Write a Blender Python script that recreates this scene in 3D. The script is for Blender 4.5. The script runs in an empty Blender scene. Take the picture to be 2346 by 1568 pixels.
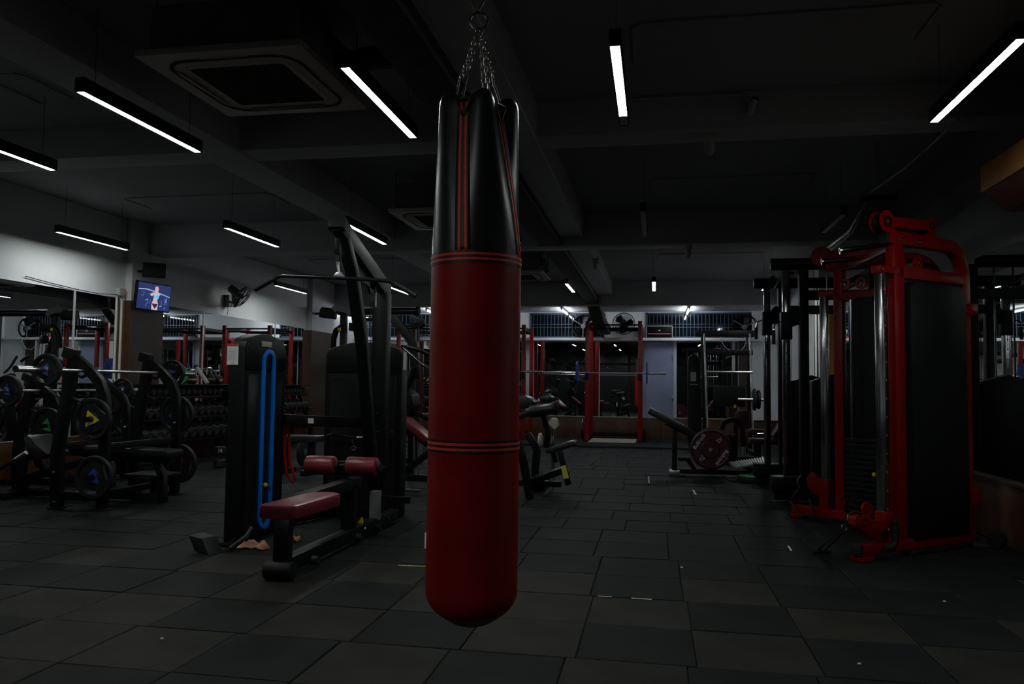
import bpy, bmesh, math, random
from mathutils import Vector, Matrix
V = Vector
random.seed(7)
PI = math.pi
scene = bpy.context.scene
COL = scene.collection

# ------------------------------------------------------------------ camera
F, VX, VY, ROLL, EYE = 1800.0, 1502.0, 887.0, 0.012, 1.14      # focal length in pixels of the 2346 frame

def cam_axes(yaw, pitch, roll):
    fwd = V((-math.sin(yaw)*math.cos(pitch), math.cos(yaw)*math.cos(pitch), math.sin(pitch)))
    right = V((math.cos(yaw), math.sin(yaw), 0)); up = right.cross(fwd)
    return fwd, right*math.cos(roll)+up*math.sin(roll), up*math.cos(roll)-right*math.sin(roll)

yaw, pitch = .18, .055
for _ in range(50):
    fw, rt, up_ = cam_axes(yaw, pitch, ROLL)
    yaw += (VX-(1173+F*rt.y/fw.y))/F*.9
    pitch += (VY-(784-F*up_.y/fw.y))/F*.9
fw, rt, up_ = cam_axes(yaw, pitch, ROLL)
CAM = V((0, 0, EYE))
cd = bpy.data.cameras.new('camera'); co = bpy.data.objects.new('camera', cd); COL.objects.link(co)
cd.sensor_fit = 'HORIZONTAL'; cd.sensor_width = 36; cd.lens = F/2346*36; cd.clip_start = .05; cd.clip_end = 100
m = Matrix((rt, up_, -fw)).transposed().to_4x4(); m.translation = CAM; co.matrix_world = m
scene.camera = co

def ray(x, y): return fw + rt*((x-1173)/F) + up_*((784-y)/F)
def Wy(x, y, Y): d = ray(x, y); return CAM + d*(Y/d.y)
def Wz(x, y, z): d = ray(x, y); return CAM + d*((z-EYE)/d.z)
def Wx(x, y, X): d = ray(x, y); return CAM + d*(X/d.x)
def Wp(x, y, p0, d2):
    n = V((-d2[1], d2[0], 0)); d = ray(x, y); return CAM + d*((V(p0)-CAM).dot(n)/d.dot(n))

# ------------------------------------------------------------------ world, exposure
w = bpy.data.worlds.new('world'); scene.world = w; w.use_nodes = True
w.node_tree.nodes['Background'].inputs[0].default_value = (.02, .025, .03, 1)
w.node_tree.nodes['Background'].inputs[1].default_value = .05
scene.view_settings.view_transform = 'Standard'; scene.view_settings.look = 'None'
scene.view_settings.exposure = 0.0; scene.view_settings.gamma = 1.0
scene.view_settings.use_curve_mapping = False
scene.cycles.max_bounces = 6; scene.cycles.diffuse_bounces = 2; scene.cycles.glossy_bounces = 4
scene.cycles.adaptive_threshold = .015
LAMP = 66.0        # emission of the pendant lamps' diffusers
TUBE = 60.0       # emission of the bare tubes at the far end

# ------------------------------------------------------------------ materials
M = {}
def mat(name, col, rough=.5, metal=0, spec=.5, noise=None, bump=None, coat=0, emit=None, tint=None):
    """noise=(scale, amount) varies the colour, bump=(scale, strength) gives fine relief"""
    mt = bpy.data.materials.new(name); mt.use_nodes = True; nt = mt.node_tree
    b = nt.nodes['Principled BSDF']
    b.inputs['Base Color'].default_value = (*col, 1); b.inputs['Roughness'].default_value = rough
    b.inputs['Metallic'].default_value = metal; b.inputs['Specular IOR Level'].default_value = spec
    b.inputs['Coat Weight'].default_value = coat
    if emit:
        b.inputs['Emission Color'].default_value = (*emit[0], 1); b.inputs['Emission Strength'].default_value = emit[1]
    tc = None
    if noise or bump: tc = nt.nodes.new('ShaderNodeTexCoord')
    if noise:
        n = nt.nodes.new('ShaderNodeTexNoise'); n.inputs['Scale'].default_value = noise[0]; n.inputs['Detail'].default_value = 6
        nt.links.new(tc.outputs['Object'], n.inputs['Vector'])
        r = nt.nodes.new('ShaderNodeValToRGB'); a = noise[1]; t = tint or col
        r.color_ramp.elements[0].color = (*[c*(1-a) for c in col], 1); r.color_ramp.elements[1].color = (*[c*(1+a) for c in t], 1)
        r.color_ramp.elements[0].position = .35; r.color_ramp.elements[1].position = .68
        nt.links.new(n.outputs['Fac'], r.inputs['Fac']); nt.links.new(r.outputs['Color'], b.inputs['Base Color'])
    if bump:
        n = nt.nodes.new('ShaderNodeTexNoise'); n.inputs['Scale'].default_value = bump[0]; n.inputs['Detail'].default_value = 4
        nt.links.new(tc.outputs['Object'], n.inputs['Vector'])
        u = nt.nodes.new('ShaderNodeBump'); u.inputs['Strength'].default_value = bump[1]; u.inputs['Distance'].default_value = .01
        nt.links.new(n.outputs['Fac'], u.inputs['Height']); nt.links.new(u.outputs['Normal'], b.inputs['Normal'])
    M[name] = mt; return mt

mat('wall_grey', (.15, .15, .155), .7, noise=(1.2, .08), bump=(60, .05))
mat('wall_paint', (.78, .79, .80), .7, noise=(1.2, .05), bump=(60, .05))
mat('ceiling_paint', (.33, .34, .35), .8, noise=(.8, .06), bump=(40, .08))
mat('rubber_dark', (.0078, .0094, .0096), .66, spec=.12, noise=(3, .3), bump=(220, .25))
mat('rubber_grey', (.0102, .0118, .0116), .66, spec=.12, noise=(3, .3), bump=(220, .25))
mat('rubber_brown', (.0205, .0186, .0150), .66, spec=.12, noise=(3, .28), bump=(220, .25))
mat('subfloor', (.012, .012, .012), .9, noise=(5, .2))
mat('black_metal', (.0042, .0046, .005), .42, spec=.2, noise=(6, .15))
mat('black_gloss', (.012, .012, .013), .22, noise=(6, .1))
mat('black_plastic', (.0045, .005, .0055), .45, spec=.2, noise=(8, .12), bump=(180, .05))
mat('black_rubber', (.009, .009, .009), .6, spec=.3, noise=(8, .2), bump=(120, .1))
mat('black_vinyl', (.012, .013, .014), .33, noise=(6, .15), bump=(14, .12))
mat('bag_black', (.022, .024, .026), .30, noise=(5, .15), bump=(5, .25))
mat('bag_red', (.30, .007, .005), .42, spec=.25, noise=(4, .2), bump=(7, .10))
mat('bag_piping_red', (.95, .06, .03), .5, noise=(60, .1))
mat('bag_piping_black', (.012, .008, .008), .5, noise=(60, .1))
mat('bag_cap', (.16, .055, .012), .4, noise=(6, .2))
mat('wine_vinyl', (.16, .017, .027), .33, noise=(6, .2), bump=(9, .12))
mat('dark_wine', (.042, .005, .011), .4, noise=(6, .2))
mat('red_paint', (.18, .001, .0008), .30, spec=.22, noise=(5, .12))
mat('rack_red', (.24, .003, .002), .34, noise=(5, .15))
mat('red_tape', (.45, .01, .01), .5, noise=(20, .1))
mat('chrome', (.50, .51, .52), .14, 1, noise=(9, .05))
mat('steel', (.50, .51, .52), .3, 1, noise=(9, .1))
mat('chain_steel', (.35, .34, .32), .35, 1, noise=(40, .15))
mat('aluminium', (.62, .63, .63), .4, .6, noise=(9, .05))
mat('foil', (.62, .63, .64), .25, 1, noise=(20, .2), bump=(24, .8))
mat('mirror', (.80, .83, .82), .0, 1, noise=(.5, .01))
mat('wood_brown', (.085, .036, .016), .5, noise=(3, .3), bump=(30, .05))
mat('wood_dark', (.050, .030, .020), .55, noise=(3, .25), bump=(30, .05))
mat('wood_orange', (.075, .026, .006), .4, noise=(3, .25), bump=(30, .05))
mat('ochre_wood', (.55, .26, .04), .45, noise=(3, .2))
mat('amber_board', (.26, .10, .010), .45, noise=(3, .15))
mat('maroon_board', (.10, .022, .010), .5, noise=(3, .2))
mat('white_plastic', (.55, .55, .52), .5, noise=(4, .05))
mat('cream_plastic', (.72, .69, .62), .5, noise=(4, .06))
mat('grille_dark', (.05, .048, .042), .7, noise=(80, .3))
mat('insulation', (.045, .042, .038), .75, noise=(8, .3), bump=(40, .6))
mat('paper_white', (.70, .70, .69), .6, noise=(12, .04))
mat('label_red', (.55, .05, .02), .5, noise=(12, .05))
mat('print_grey', (.30, .31, .32), .6, noise=(12, .05))
mat('nickel_label', (.42, .42, .36), .45, noise=(12, .1))
mat('blue_trim', (.005, .22, .85), .3, noise=(6, .08))
mat('inset_blue', (.01, .06, .34), .5, noise=(6, .1))
mat('inset_yellow', (.62, .52, .02), .5, noise=(6, .1))
mat('inset_green', (.02, .42, .05), .5, noise=(6, .1))
mat('inset_red', (.40, .02, .02), .5, noise=(6, .1))
mat('knob_yellow', (.75, .50, .02), .4, noise=(6, .08))
mat('tape_yellow', (.70, .66, .05), .5, noise=(20, .06))
mat('plate_green', (.03, .22, .07), .5, noise=(6, .15))
mat('olive_rubber', (.12, .14, .02), .6, noise=(6, .2))
mat('door_blue', (.34, .40, .60), .55, noise=(2, .06))
mat('bar_chrome', (.80, .81, .82), .28, 1, noise=(9, .05))
mat('beam_paint', (.50, .50, .52), .8, noise=(.8, .06), bump=(40, .08))
mat('entrance_glass', (.010, .014, .022), .25, noise=(.6, .4))
mat('grille_blue', (.035, .055, .085), .5, noise=(6, .15))
mat('blue_steel', (.03, .055, .10), .5, noise=(6, .15))
mat('night_glass', (.006, .009, .012), .05, noise=(2, .2))
mat('beige_board', (.34, .32, .27), .6, noise=(4, .15))
mat('grey_metal', (.16, .16, .16), .5, noise=(6, .15))
mat('dumbbell_face', (.045, .045, .045), .5, noise=(30, .3))
mat('lead_tape', (.75, .75, .72), .6, noise=(20, .05))
mat('cloth_tan', (.42, .20, .12), .8, noise=(14, .35), bump=(30, .4))
mat('screen_blue', (.01, .015, .05), .3, noise=(9, .2), emit=((.04, .08, .36), .32))
mat('screen_line', (.5, .6, .8), .3, noise=(9, .1), emit=((.45, .62, 1), .6))
mat('screen_mid', (.1, .2, .5), .3, noise=(9, .1), emit=((.12, .25, .75), .5))
mat('screen_skin', (.6, .4, .4), .3, noise=(9, .1), emit=((.75, .50, .50), .8))
mat('screen_cyan', (.1, .5, .8), .3, noise=(9, .1), emit=((.08, .55, .95), 1.0))
mat('screen_dark', (.05, .02, .06), .3, noise=(9, .1), emit=((.06, .02, .08), .5))
mat('led_red', (.8, .02, .02), .4, noise=(9, .05), emit=((1, .05, .03), 1.5))
mat('led_pink', (.8, .1, .15), .4, noise=(9, .05), emit=((.9, .12, .18), .25))
mat('lamp_diffuser', (.9, .9, .9), .5, noise=(3, .02), emit=((.93, 1, .98), LAMP))
mat('lamp_off', (.5, .5, .5), .4, noise=(3, .02))
mat('tube_glow', (.9, .9, .9), .5, noise=(3, .02), emit=((.86, .93, 1), TUBE))

# ------------------------------------------------------------------ mesh helpers
def basis(axis):
    a = V(axis).normalized(); t = V((0, 0, 1)) if abs(a.z) < .9 else V((1, 0, 0))
    x = t.cross(a).normalized(); return x, a.cross(x), a

class B:
    def __init__(s): s.v = []; s.f = []
    def add(s, vs, fs):
        o = len(s.v); s.v += [V(p) for p in vs]; s.f += [[i+o for i in f] for f in fs]; return s
    def box(s, c, size, rz=0, ry=0, rx=0):
        R = Matrix.Rotation(rz, 3, 'Z') @ Matrix.Rotation(ry, 3, 'Y') @ Matrix.Rotation(rx, 3, 'X'); c = V(c)
        vs = [c + R @ V((size[0]*i/2, size[1]*j/2, size[2]*k/2)) for i in (-1, 1) for j in (-1, 1) for k in (-1, 1)]
        return s.add(vs, [(0, 1, 3, 2), (4, 6, 7, 5), (0, 4, 5, 1), (2, 3, 7, 6), (0, 2, 6, 4), (1, 5, 7, 3)])
    def bx(s, x0, x1, y0, y1, z0, z1):
        return s.box(((x0+x1)/2, (y0+y1)/2, (z0+z1)/2), (abs(x1-x0), abs(y1-y0), abs(z1-z0)))
    def path(s, pts, n, w, h, closed=False):
        """rectangular tube swept along pts; w along n, h across"""
        pts = [V(p) for p in pts]; n = V(n).normalized(); N = len(pts); vs = []; fs = []
        for i, p in enumerate(pts):
            if closed: a, b = pts[i-1], pts[(i+1) % N]
            else: a, b = pts[max(i-1, 0)], pts[min(i+1, N-1)]
            t = (b-a).normalized(); o = t.cross(n).normalized()
            k = 1.0
            if 0 < i < N-1 or closed:
                t1 = (p-a).normalized(); k = 1/max(.5, abs(t1.dot(t)))
            vs += [p+n*(w/2)+o*(h/2*k), p-n*(w/2)+o*(h/2*k), p-n*(w/2)-o*(h/2*k), p+n*(w/2)-o*(h/2*k)]
        for i in range(N if closed else N-1):
            a = i*4; b = ((i+1) % N)*4
            for j in range(4): fs.append((a+j, a+(j+1) % 4, b+(j+1) % 4, b+j))
        if not closed: fs += [(3, 2, 1, 0), ((N-1)*4, (N-1)*4+1, (N-1)*4+2, (N-1)*4+3)]
        return s.add(vs, fs)
    def bar(s, p, q, w, h=None):
        p, q = V(p), V(q); d = (q-p).normalized()
        n = V((0, 0, 1)).cross(d)
        if n.length < .05: n = V((1, 0, 0))
        return s.path([p, q], n, w, h or w)
    def tube(s, pts, r, n=10, closed=False, caps=True):
        pts = [V(p) for p in pts]; N = len(pts); vs = []; fs = []; prev = None
        rs = r if isinstance(r, (list, tuple)) else [r]*N
        for i, p in enumerate(pts):
            if closed: t = (pts[(i+1) % N]-pts[i-1]).normalized()
            else: t = (pts[min(i+1, N-1)]-pts[max(i-1, 0)]).normalized()
            if prev is None: x = basis(t)[0]
            else:
                x = prev - t*prev.dot(t)
                x = x.normalized() if x.length > 1e-6 else basis(t)[0]
            prev = x; y = t.cross(x)
            vs += [p+(x*math.cos(2*PI*k/n)+y*math.sin(2*PI*k/n))*rs[i] for k in range(n)]
        for i in range(N if closed else N-1):
            a = i*n; b = ((i+1) % N)*n
            for k in range(n): fs.append((a+k, a+(k+1) % n, b+(k+1) % n, b+k))
        if caps and not closed: fs += [list(range(n))[::-1], [(N-1)*n+k for k in range(n)]]
        return s.add(vs, fs)
    def cyl(s, p, q, r, n=16): return s.tube([p, q], r, n)
    def lathe(s, prof, c, axis, n=28, closed=False):
        x, y, a = basis(axis); c = V(c); N = len(prof); vs = []; fs = []
        for k in range(n):
            d = x*math.cos(2*PI*k/n)+y*math.sin(2*PI*k/n)
            vs += [c+d*r+a*t for r, t in prof]
        for k in range(n):
            b0 = k*N; b1 = ((k+1) % n)*N
            for i in range(N if closed else N-1):
                j = (i+1) % N; fs.append((b0+i, b1+i, b1+j, b0+j))
        if not closed:
            if prof[0][0] > 1e-6: fs.append([k*N for k in range(n)][::-1])
            if prof[-1][0] > 1e-6: fs.append([k*N+N-1 for k in range(n)])
        return s.add(vs, fs)
    def ring(s, c, axis, ro, ri, t, n=28):
        return s.lathe([(ri, -t/2), (ro, -t/2), (ro, t/2), (ri, t/2)], c, axis, n, True)
    def prism(s, poly, vec):
        N = len(poly); poly = [V(p) for p in poly]; vec = V(vec)
        return s.add(poly+[p+vec for p in poly], [list(range(N))[::-1], list(range(N, 2*N))]+[(i, (i+1) % N, N+(i+1) % N, N+i) for i in range(N)])
    def ball(s, c, r, n=14, sc=(1, 1, 1)):
        c = V(c); vs = [c+V((0, 0, r*sc[2]))]; fs = []; m = n//2
        for i in range(1, m):
            a = PI*i/m
            vs += [c+V((r*sc[0]*math.sin(a)*math.cos(2*PI*k/n), r*sc[1]*math.sin(a)*math.sin(2*PI*k/n), r*sc[2]*math.cos(a))) for k in range(n)]
        vs.append(c-V((0, 0, r*sc[2]))); e = len(vs)-1
        for k in range(n):
            fs.append((0, 1+k, 1+(k+1) % n)); fs.append((e, e-n+(k+1) % n, e-n+k))
            for i in range(m-2): fs.append((1+i*n+k, 1+(i+1)*n+k, 1+(i+1)*n+(k+1) % n, 1+i*n+(k+1) % n))
        return s.add(vs, fs)
    def build(s, name, material, parent=None, bevel=0, local=False, angle=35, fix=True):
        off = V((0, 0, 0)); p = parent
        if not local:
            while p: off += p.location; p = p.parent
        me = bpy.data.meshes.new(name); me.from_pydata([v-off for v in s.v], [], s.f)
        if fix:
            bm = bmesh.new(); bm.from_mesh(me); bmesh.ops.recalc_face_normals(bm, faces=bm.faces)
            if bevel: bmesh.ops.bevel(bm, geom=[e for e in bm.edges if len(e.link_faces) == 2 and e.calc_face_angle(0) > .6], offset=bevel, segments=2, profile=.6, affect='EDGES', clamp_overlap=True)
            bm.to_mesh(me); bm.free()
        me.polygons.foreach_set('use_smooth', [True]*len(me.polygons)); me.set_sharp_from_angle(angle=math.radians(angle))
        me.materials.append(M[material]); o = bpy.data.objects.new(name, me); COL.objects.link(o)
        if parent: o.parent = parent
        return o

def tag(o, label, cat, group=None, kind=None):
    if label: o['label'] = label
    if cat: o['category'] = cat
    if group: o['group'] = group
    if kind: o['kind'] = kind
    return o
def thing(name, label, cat, loc=(0, 0, 0), group=None, rz=0):
    o = bpy.data.objects.new(name, None); COL.objects.link(o); o.location = loc; o.rotation_euler = (0, 0, rz); o.empty_display_size = .1
    return tag(o, label, cat, group)
def copy_tree(o, loc=None, rot=None, parent=None, label=None, group=None):
    c = o.copy(); COL.objects.link(c); c.parent = parent
    if loc is not None: c.location = loc
    if rot is not None: c.rotation_euler = rot
    if label: c['label'] = label
    if group: c['group'] = group
    for ch in o.children: copy_tree(ch, parent=c)
    return c
def struct(name, b, material, parent=None, bevel=0):
    o = b.build(name, material, parent, bevel)
    if not parent: o['kind'] = 'structure'
    return o
def text_part(txt, size, material, parent, mw, name='lettering', depth=.0006):
    cu = bpy.data.curves.new('t', 'FONT'); cu.body = txt; cu.size = size; cu.extrude = depth; cu.align_x = 'CENTER'; cu.align_y = 'CENTER'
    cu.resolution_u = 2
    to = bpy.data.objects.new('t', cu); COL.objects.link(to); dg = bpy.context.evaluated_depsgraph_get()
    me = bpy.data.meshes.new_from_object(to.evaluated_get(dg)); bpy.data.objects.remove(to)
    me.transform(mw); me.materials.clear(); me.materials.append(M[material])
    o = bpy.data.objects.new(name, me); COL.objects.link(o); o.parent = parent; return o
def rrect(w, h, r, n=5):
    """rounded rectangle outline, centred"""
    out = []
    for cx, cy, a0 in ((w/2-r, h/2-r, 0), (-w/2+r, h/2-r, 90), (-w/2+r, -h/2+r, 180), (w/2-r, -h/2+r, 270)):
        out += [(cx+r*math.cos(math.radians(a0+90*i/n)), cy+r*math.sin(math.radians(a0+90*i/n))) for i in range(n+1)]
    return out
def arc(c, r, a0, a1, n, ax, ay):
    return [V(c)+V(ax)*(r*math.cos(a0+(a1-a0)*i/n))+V(ay)*(r*math.sin(a0+(a1-a0)*i/n)) for i in range(n+1)]
X3, Y3, Z3 = V((1, 0, 0)), V((0, 1, 0)), V((0, 0, 1))

# ================================================================== THE ROOM
XL, XR, YB, YF, ZC = -7.0, 2.6, -4.0, 17.7, 3.30
LEDGE, MTOP = .45, 2.23

# ---- floor: sub-floor slab and half-metre rubber tiles
floor = struct('floor', B().bx(XL-.2, XR+.2, YB-.2, YF+.2, -.12, -.012), 'subfloor')
TS = .5; GX, GY = -.37, 4.86
def tile_mesh(seed):
    rnd = random.Random(seed); h = TS/2-.0022; b = .004
    z = [0+rnd.uniform(-.0015, .0015) for _ in range(4)]
    cs = [(-1, -1), (1, -1), (1, 1), (-1, 1)]
    vs = [(x*h, y*h, -.02) for x, y in cs]+[(x*h, y*h, -.004) for x, y in cs]+[(x*(h-b), y*(h-b), z[i]) for i, (x, y) in enumerate(cs)]
    fs = [(8, 9, 10, 11)]+[(i, (i+1) % 4, 4+(i+1) % 4, 4+i) for i in range(4)]+[(4+i, 4+(i+1) % 4, 8+(i+1) % 4, 8+i) for i in range(4)]
    return vs, fs
tile_data = {}
for k, mt in enumerate(['rubber_dark', 'rubber_dark', 'rubber_grey', 'rubber_brown', 'rubber_brown']):
    vs, fs = tile_mesh(k); me = bpy.data.meshes.new('floor_tile'); me.from_pydata(vs, [], fs); me.materials.append(M[mt]); tile_data[k] = me
def pix(p):
    d = V(p)-CAM; k = d.dot(fw); return (1173+F*d.dot(rt)/k, 784-F*d.dot(up_)/k, k)
tiles = []
for j in range(int((YB-GY)/TS)-1, int((YF-GY)/TS)+2):
    y = GY+TS*(j+.5); ox = 0 if j < -3 else random.Random(j*7+3).choice([0, .02, .25, .27, -.04, .13])
    if j in (-3, -2): ox = .04
    for i in range(int((XL-GX)/TS)-2, int((XR-GX)/TS)+2):
        x = GX+TS*(i+.5)+ox
        if x+TS/2 > XR+.02 or x-TS/2 < XL-.02 or y+TS/2 > YF+.1 or y-TS/2 < YB-.1: continue
        near = y < 4.9
        if near: br = (i+j) % 2 == 0 if random.Random(i*91+j).random() < .8 else random.random() < .5
        else: br = False
        k = random.choice([3, 4]) if br else (random.choice([0, 1, 2]) if not near else random.choice([0, 1]))
        px, py, dd = pix((x, y, 0))
        size = -1
        if dd > .3 and -200 < px < 2546 and py < 1740: size = (TS*F/dd)*(TS*EYE*F/dd/dd)
        tiles.append((size, x, y, k, random.uniform(-.006, .006), random.uniform(-.002, .0015)))
tiles.sort(reverse=True)
rest = B()
for n, (size, x, y, k, rz, dz) in enumerate(tiles):
    if n < 300 and size > 0:
        o = bpy.data.objects.new('floor_tile', tile_data[k]); COL.objects.link(o); o.parent = floor; o.location = (x, y, dz); o.rotation_euler = (0, 0, rz)
    else:
        vs, fs = tile_mesh(k); rest.add([(vx+x, vy+y, vz+dz) for vx, vy, vz in vs], fs)
ro = rest.build('floor_tile_field', 'rubber_grey', floor, fix=False, angle=20); ro['kind'] = 'stuff'

# ---- walls
wl = struct('wall_left', B().bx(XL-.2, XL, YB, YF, -.02, ZC), 'wall_paint')
wr = struct('wall_right', B().bx(XR, XR+.2, YB, YF, -.02, ZC), 'wall_grey')
wf = struct('wall_far', B().bx(XL-.2, XR+.2, YF, YF+.2, -.02, ZC), 'wall_paint')
wb = struct('wall_back', B().bx(XL-.2, XR+.2, YB-.2, YB, -.02, ZC), 'entrance_glass')
for k in range(6): B().bx(XL+.1+k*1.85, XL+.22+k*1.85, YB, YB+.06, 0, ZC).build('glazing_post', 'wood_dark', wb, .004)
B().bx(XL, XR, YB, YB+.05, 2.2, 2.3).build('glazing_rail', 'wood_dark', wb, .004)
ceil = struct('ceiling', B().bx(XL-.2, XR+.2, YB-.2, YF+.2, ZC, ZC+.15), 'ceiling_paint')

# wooden dado and mirror panels
def dado(wall, boxes, material='wood_brown'):
    for bb in boxes: B().bx(*bb).build('dado_panel', material, wall, .004)
    return
def steps(a, b, n): return [(a+(b-a)*i/n, a+(b-a)*(i+1)/n) for i in range(n)]
C1 = (9.38, 10.06); C2 = (15.0, 16.1); CX = -6.905
for y0, y1 in steps(YB+.1, C1[0], 8): B().bx(XL, XL+.03, y0+.004, y1-.004, 0, LEDGE).build('dado_panel', 'wood_orange', wl, .004)
for y0, y1 in steps(C1[1], C2[0], 3): B().bx(XL, XL+.03, y0+.004, y1-.004, 0, LEDGE).build('dado_panel', 'wood_orange', wl, .004)
for y0, y1 in steps(YB+.1, 12.2, 10): B().bx(XR-.05, XR, y0+.004, y1-.004, 0, LEDGE).build('dado_panel', 'wood_brown', wr, .004)
for y0, y1 in steps(13.2, YF-.06, 3): B().bx(XR-.04, XR, y0+.004, y1-.004, 0, LEDGE).build('dado_panel', 'wood_brown', wr, .004)
for x0, x1 in steps(XL+.06, XR-.06, 8): B().bx(x0+.004, x1-.004, YF-.04, YF, 0, LEDGE).build('dado_panel', 'wood_brown', wf, .004)
B().bx(XL+.06, 2.3, YF-.055, YF, LEDGE, LEDGE+.02).build('dado_ledge', 'beige_board', wf)
B().bx(XR-.065, XR, YB+.1, 12.2, LEDGE, LEDGE+.02).build('dado_ledge', 'wood_dark', wr)

ML = [Wx(-260, 800, XL).y, Wx(165, 800, XL).y, C1[0]]
ML2 = [C1[1], Wx(463, 800, XL).y, Wx(628, 800, XL).y, C2[0]]
for seg in (ML, ML2):
    for y0, y1 in zip(seg, seg[1:]): B().bx(XL, XL+.008, y0+.012, y1-.012, LEDGE+.01, MTOP).build('mirror_panel', 'mirror', wl)
for y in (ML[1], ML2[1], ML2[2]): B().bx(XL, XL+.014, y-.014, y+.014, LEDGE, MTOP+.01).build('mirror_strip', 'aluminium', wl)
YR = [YB+.5, 1.0, 4.0, 7.35, 9.6, 12.2]
for y0, y1 in zip(YR, YR[1:]): B().bx(XR-.008, XR, y0+.006, y1-.006, LEDGE+.02, MTOP).build('mirror_panel', 'mirror', wr)
for y in YR[1:-1]: B().bx(XR-.014, XR, y-.008, y+.008, LEDGE+.02, MTOP).build('mirror_strip', 'aluminium', wr)

# pilasters on the left wall
for n, (a, b) in enumerate((C1, C2)):
    p = struct('trim_%d' % (n+1), B().bx(XL, CX, a, b, -.01, ZC), 'wall_paint')
    B().bx(XL, CX+.012, a-.012, b+.012, 0, MTOP-.02).build('cladding', 'wood_dark', p)
    B().bx(XL+.005, CX+.012, a-.02, a-.012, 0, MTOP-.02).build('cladding_lit_side', 'wood_orange', p)  # cladding side facing the entrance, coloured orange to paint in the lamplight on it
# ochre timber post and white pier on the right wall
p = struct('trim_3', B().bx(XR-.09, XR, 12.2, 12.62, 0, 2.3), 'ochre_wood', None, .004)
p = struct('trim_4', B().bx(XR-.12, XR, 12.75, 13.05, 0, ZC), 'wall_paint')
struct('trim_20', B().bx(XR-.02, XR, 13.05, YF, LEDGE, ZC), 'wall_paint')
# pier between far mirrors and the corner
FX = lambda px: Wy(px, 850, YF).x
FZ = lambda py: Wy(1450, py, YF).z
struct('trim_5', B().bx(FX(1722), XR, YF-.12, YF, LEDGE, ZC), 'wall_paint')

# ---- far wall: shelf, mirrors, blue door leaf, windows
SH = FZ(778)
shelf = struct('trim_6', B().bx(XL+.1, XR-.12, YF-.26, YF, SH-.04, SH+.02), 'wall_paint', None, .004)
far_cuts = [XL+.2, -5.5, -4.1, -2.9]
for x0, x1 in zip(far_cuts, far_cuts[1:]): B().bx(x0+.01, x1-.01, YF-.01, YF, LEDGE+.02, SH-.04).build('mirror_panel', 'mirror', wf)
for a, b in ((1224, 1372), (1374, 1472), (1550, 1690)):
    B().bx(FX(a), FX(b), YF-.01, YF, LEDGE+.02, SH-.04).build('mirror_panel', 'mirror', wf)
B().bx(FX(1692), FX(1718), YF-.03, YF, LEDGE+.02, SH-.04).build('timber_panel', 'wood_dark', wf)
B().bx(FX(1677), FX(1684), YF-.03, YF-.011, 1.5, SH-.03).build('conduit_pipe', 'white_plastic', wf)
d = struct('door_1', B().bx(FX(1476), FX(1543), YF-.05, YF, LEDGE+.02, SH-.035), 'door_blue', None, .004)
B().bx(FX(1543), FX(1550), YF-.06, YF, LEDGE+.02, SH-.035).build('door_frame', 'wall_paint', d, .003)
for k in range(2): B().box((FX(1541), YF-.06, .9+k*.9), (.03, .03, .1)).build('hinge', 'steel', d, .003)
B().bx(FX(1219), FX(1223.5), YF-.03, YF, LEDGE+.02, SH-.035).build('mirror_strip', 'door_blue', wf)

def window(n, px0, px1, zb, zt, nb):
    x0, x1 = FX(px0), FX(px1)
    b = B(); f = .035
    b.bx(x0, x1, YF-.03, YF, zt-f, zt); b.bx(x0, x1, YF-.03, YF, zb, zb+f); b.bx(x0, x0+f, YF-.03, YF, zb, zt); b.bx(x1-f, x1, YF-.03, YF, zb, zt)
    o = struct('window_%d' % n, b, 'blue_steel')
    B().bx(x0+.01, x1-.01, YF-.006, YF-.001, zb+.01, zt-.01).build('pane', 'night_glass', o)
    for i in range(nb):
        x = x0+(x1-x0)*(i+1)/(nb+1); B().bx(x-.006, x+.006, YF-.036, YF-.022, zb+.02, zt-.02).build('grille_bar', 'grille_blue', o)
    for k in (.42, .54): B().bx(x0, x1, YF-.04, YF-.034, zb+(zt-zb)*k-.007, zb+(zt-zb)*k+.007).build('grille_rail', 'blue_steel', o)
    return o
WT, WB = FZ(717), FZ(775)
window(1, 1214, 1384, WB, WT, 20); window(2, 1480, 1748, WB, WT, 30); window(3, 800, 1000, WB, WT, 22); window(4, 560, 700, WB, WT, 14)

def exhaust_fan(px, py, label):
    c = Wy(px, py, YF-.09); r = .27
    t = thing('exhaust_fan', label, 'fan', (c.x, YF-.04, c.z-.3), 'exhaust fans in the grilled windows')
    b = B(); b.ring(c, Y3, r, r-.03, .10)
    b.build('ring_housing', 'black_metal', t)
    b = B()
    for k in range(3):
        a = 2*PI*k/3+.5; u = V((math.cos(a), 0, math.sin(a))); b.cyl(c+V((0, -.06, 0))+u*.04, c+V((0, -.06, 0))+u*r, .012, 8)
    b.build('strut', 'grey_metal', t)
    B().lathe([(0, -.08), (.05, -.075), (.06, -.03), (.06, .05)], c, Y3, 16).build('motor', 'grey_metal', t)
    for k in range(5):
        a = 2*PI*k/5; u = V((math.cos(a), 0, math.sin(a))); v2 = V((-math.sin(a), .5, math.cos(a))).normalized()
        B().add([c+u*.05-v2*.03, c+u*.05+v2*.03, c+u*(r-.04)+v2*.09, c+u*(r-.04)-v2*.05, c+u*.05-v2*.03+Y3*.004, c+u*.05+v2*.03+Y3*.004, c+u*(r-.04)+v2*.09+Y3*.004, c+u*(r-.04)-v2*.05+Y3*.004],
                [(0, 1, 2, 3), (7, 6, 5, 4), (0, 4, 5, 1), (1, 5, 6, 2), (2, 6, 7, 3), (3, 7, 4, 0)]).build('blade', 'black_metal', t)
exhaust_fan(1337, 748, 'grey three-strut exhaust fan in the barred window beside the duct')
exhaust_fan(1706, 750, 'grey exhaust fan in the wide barred window behind the black cable tower')

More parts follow.
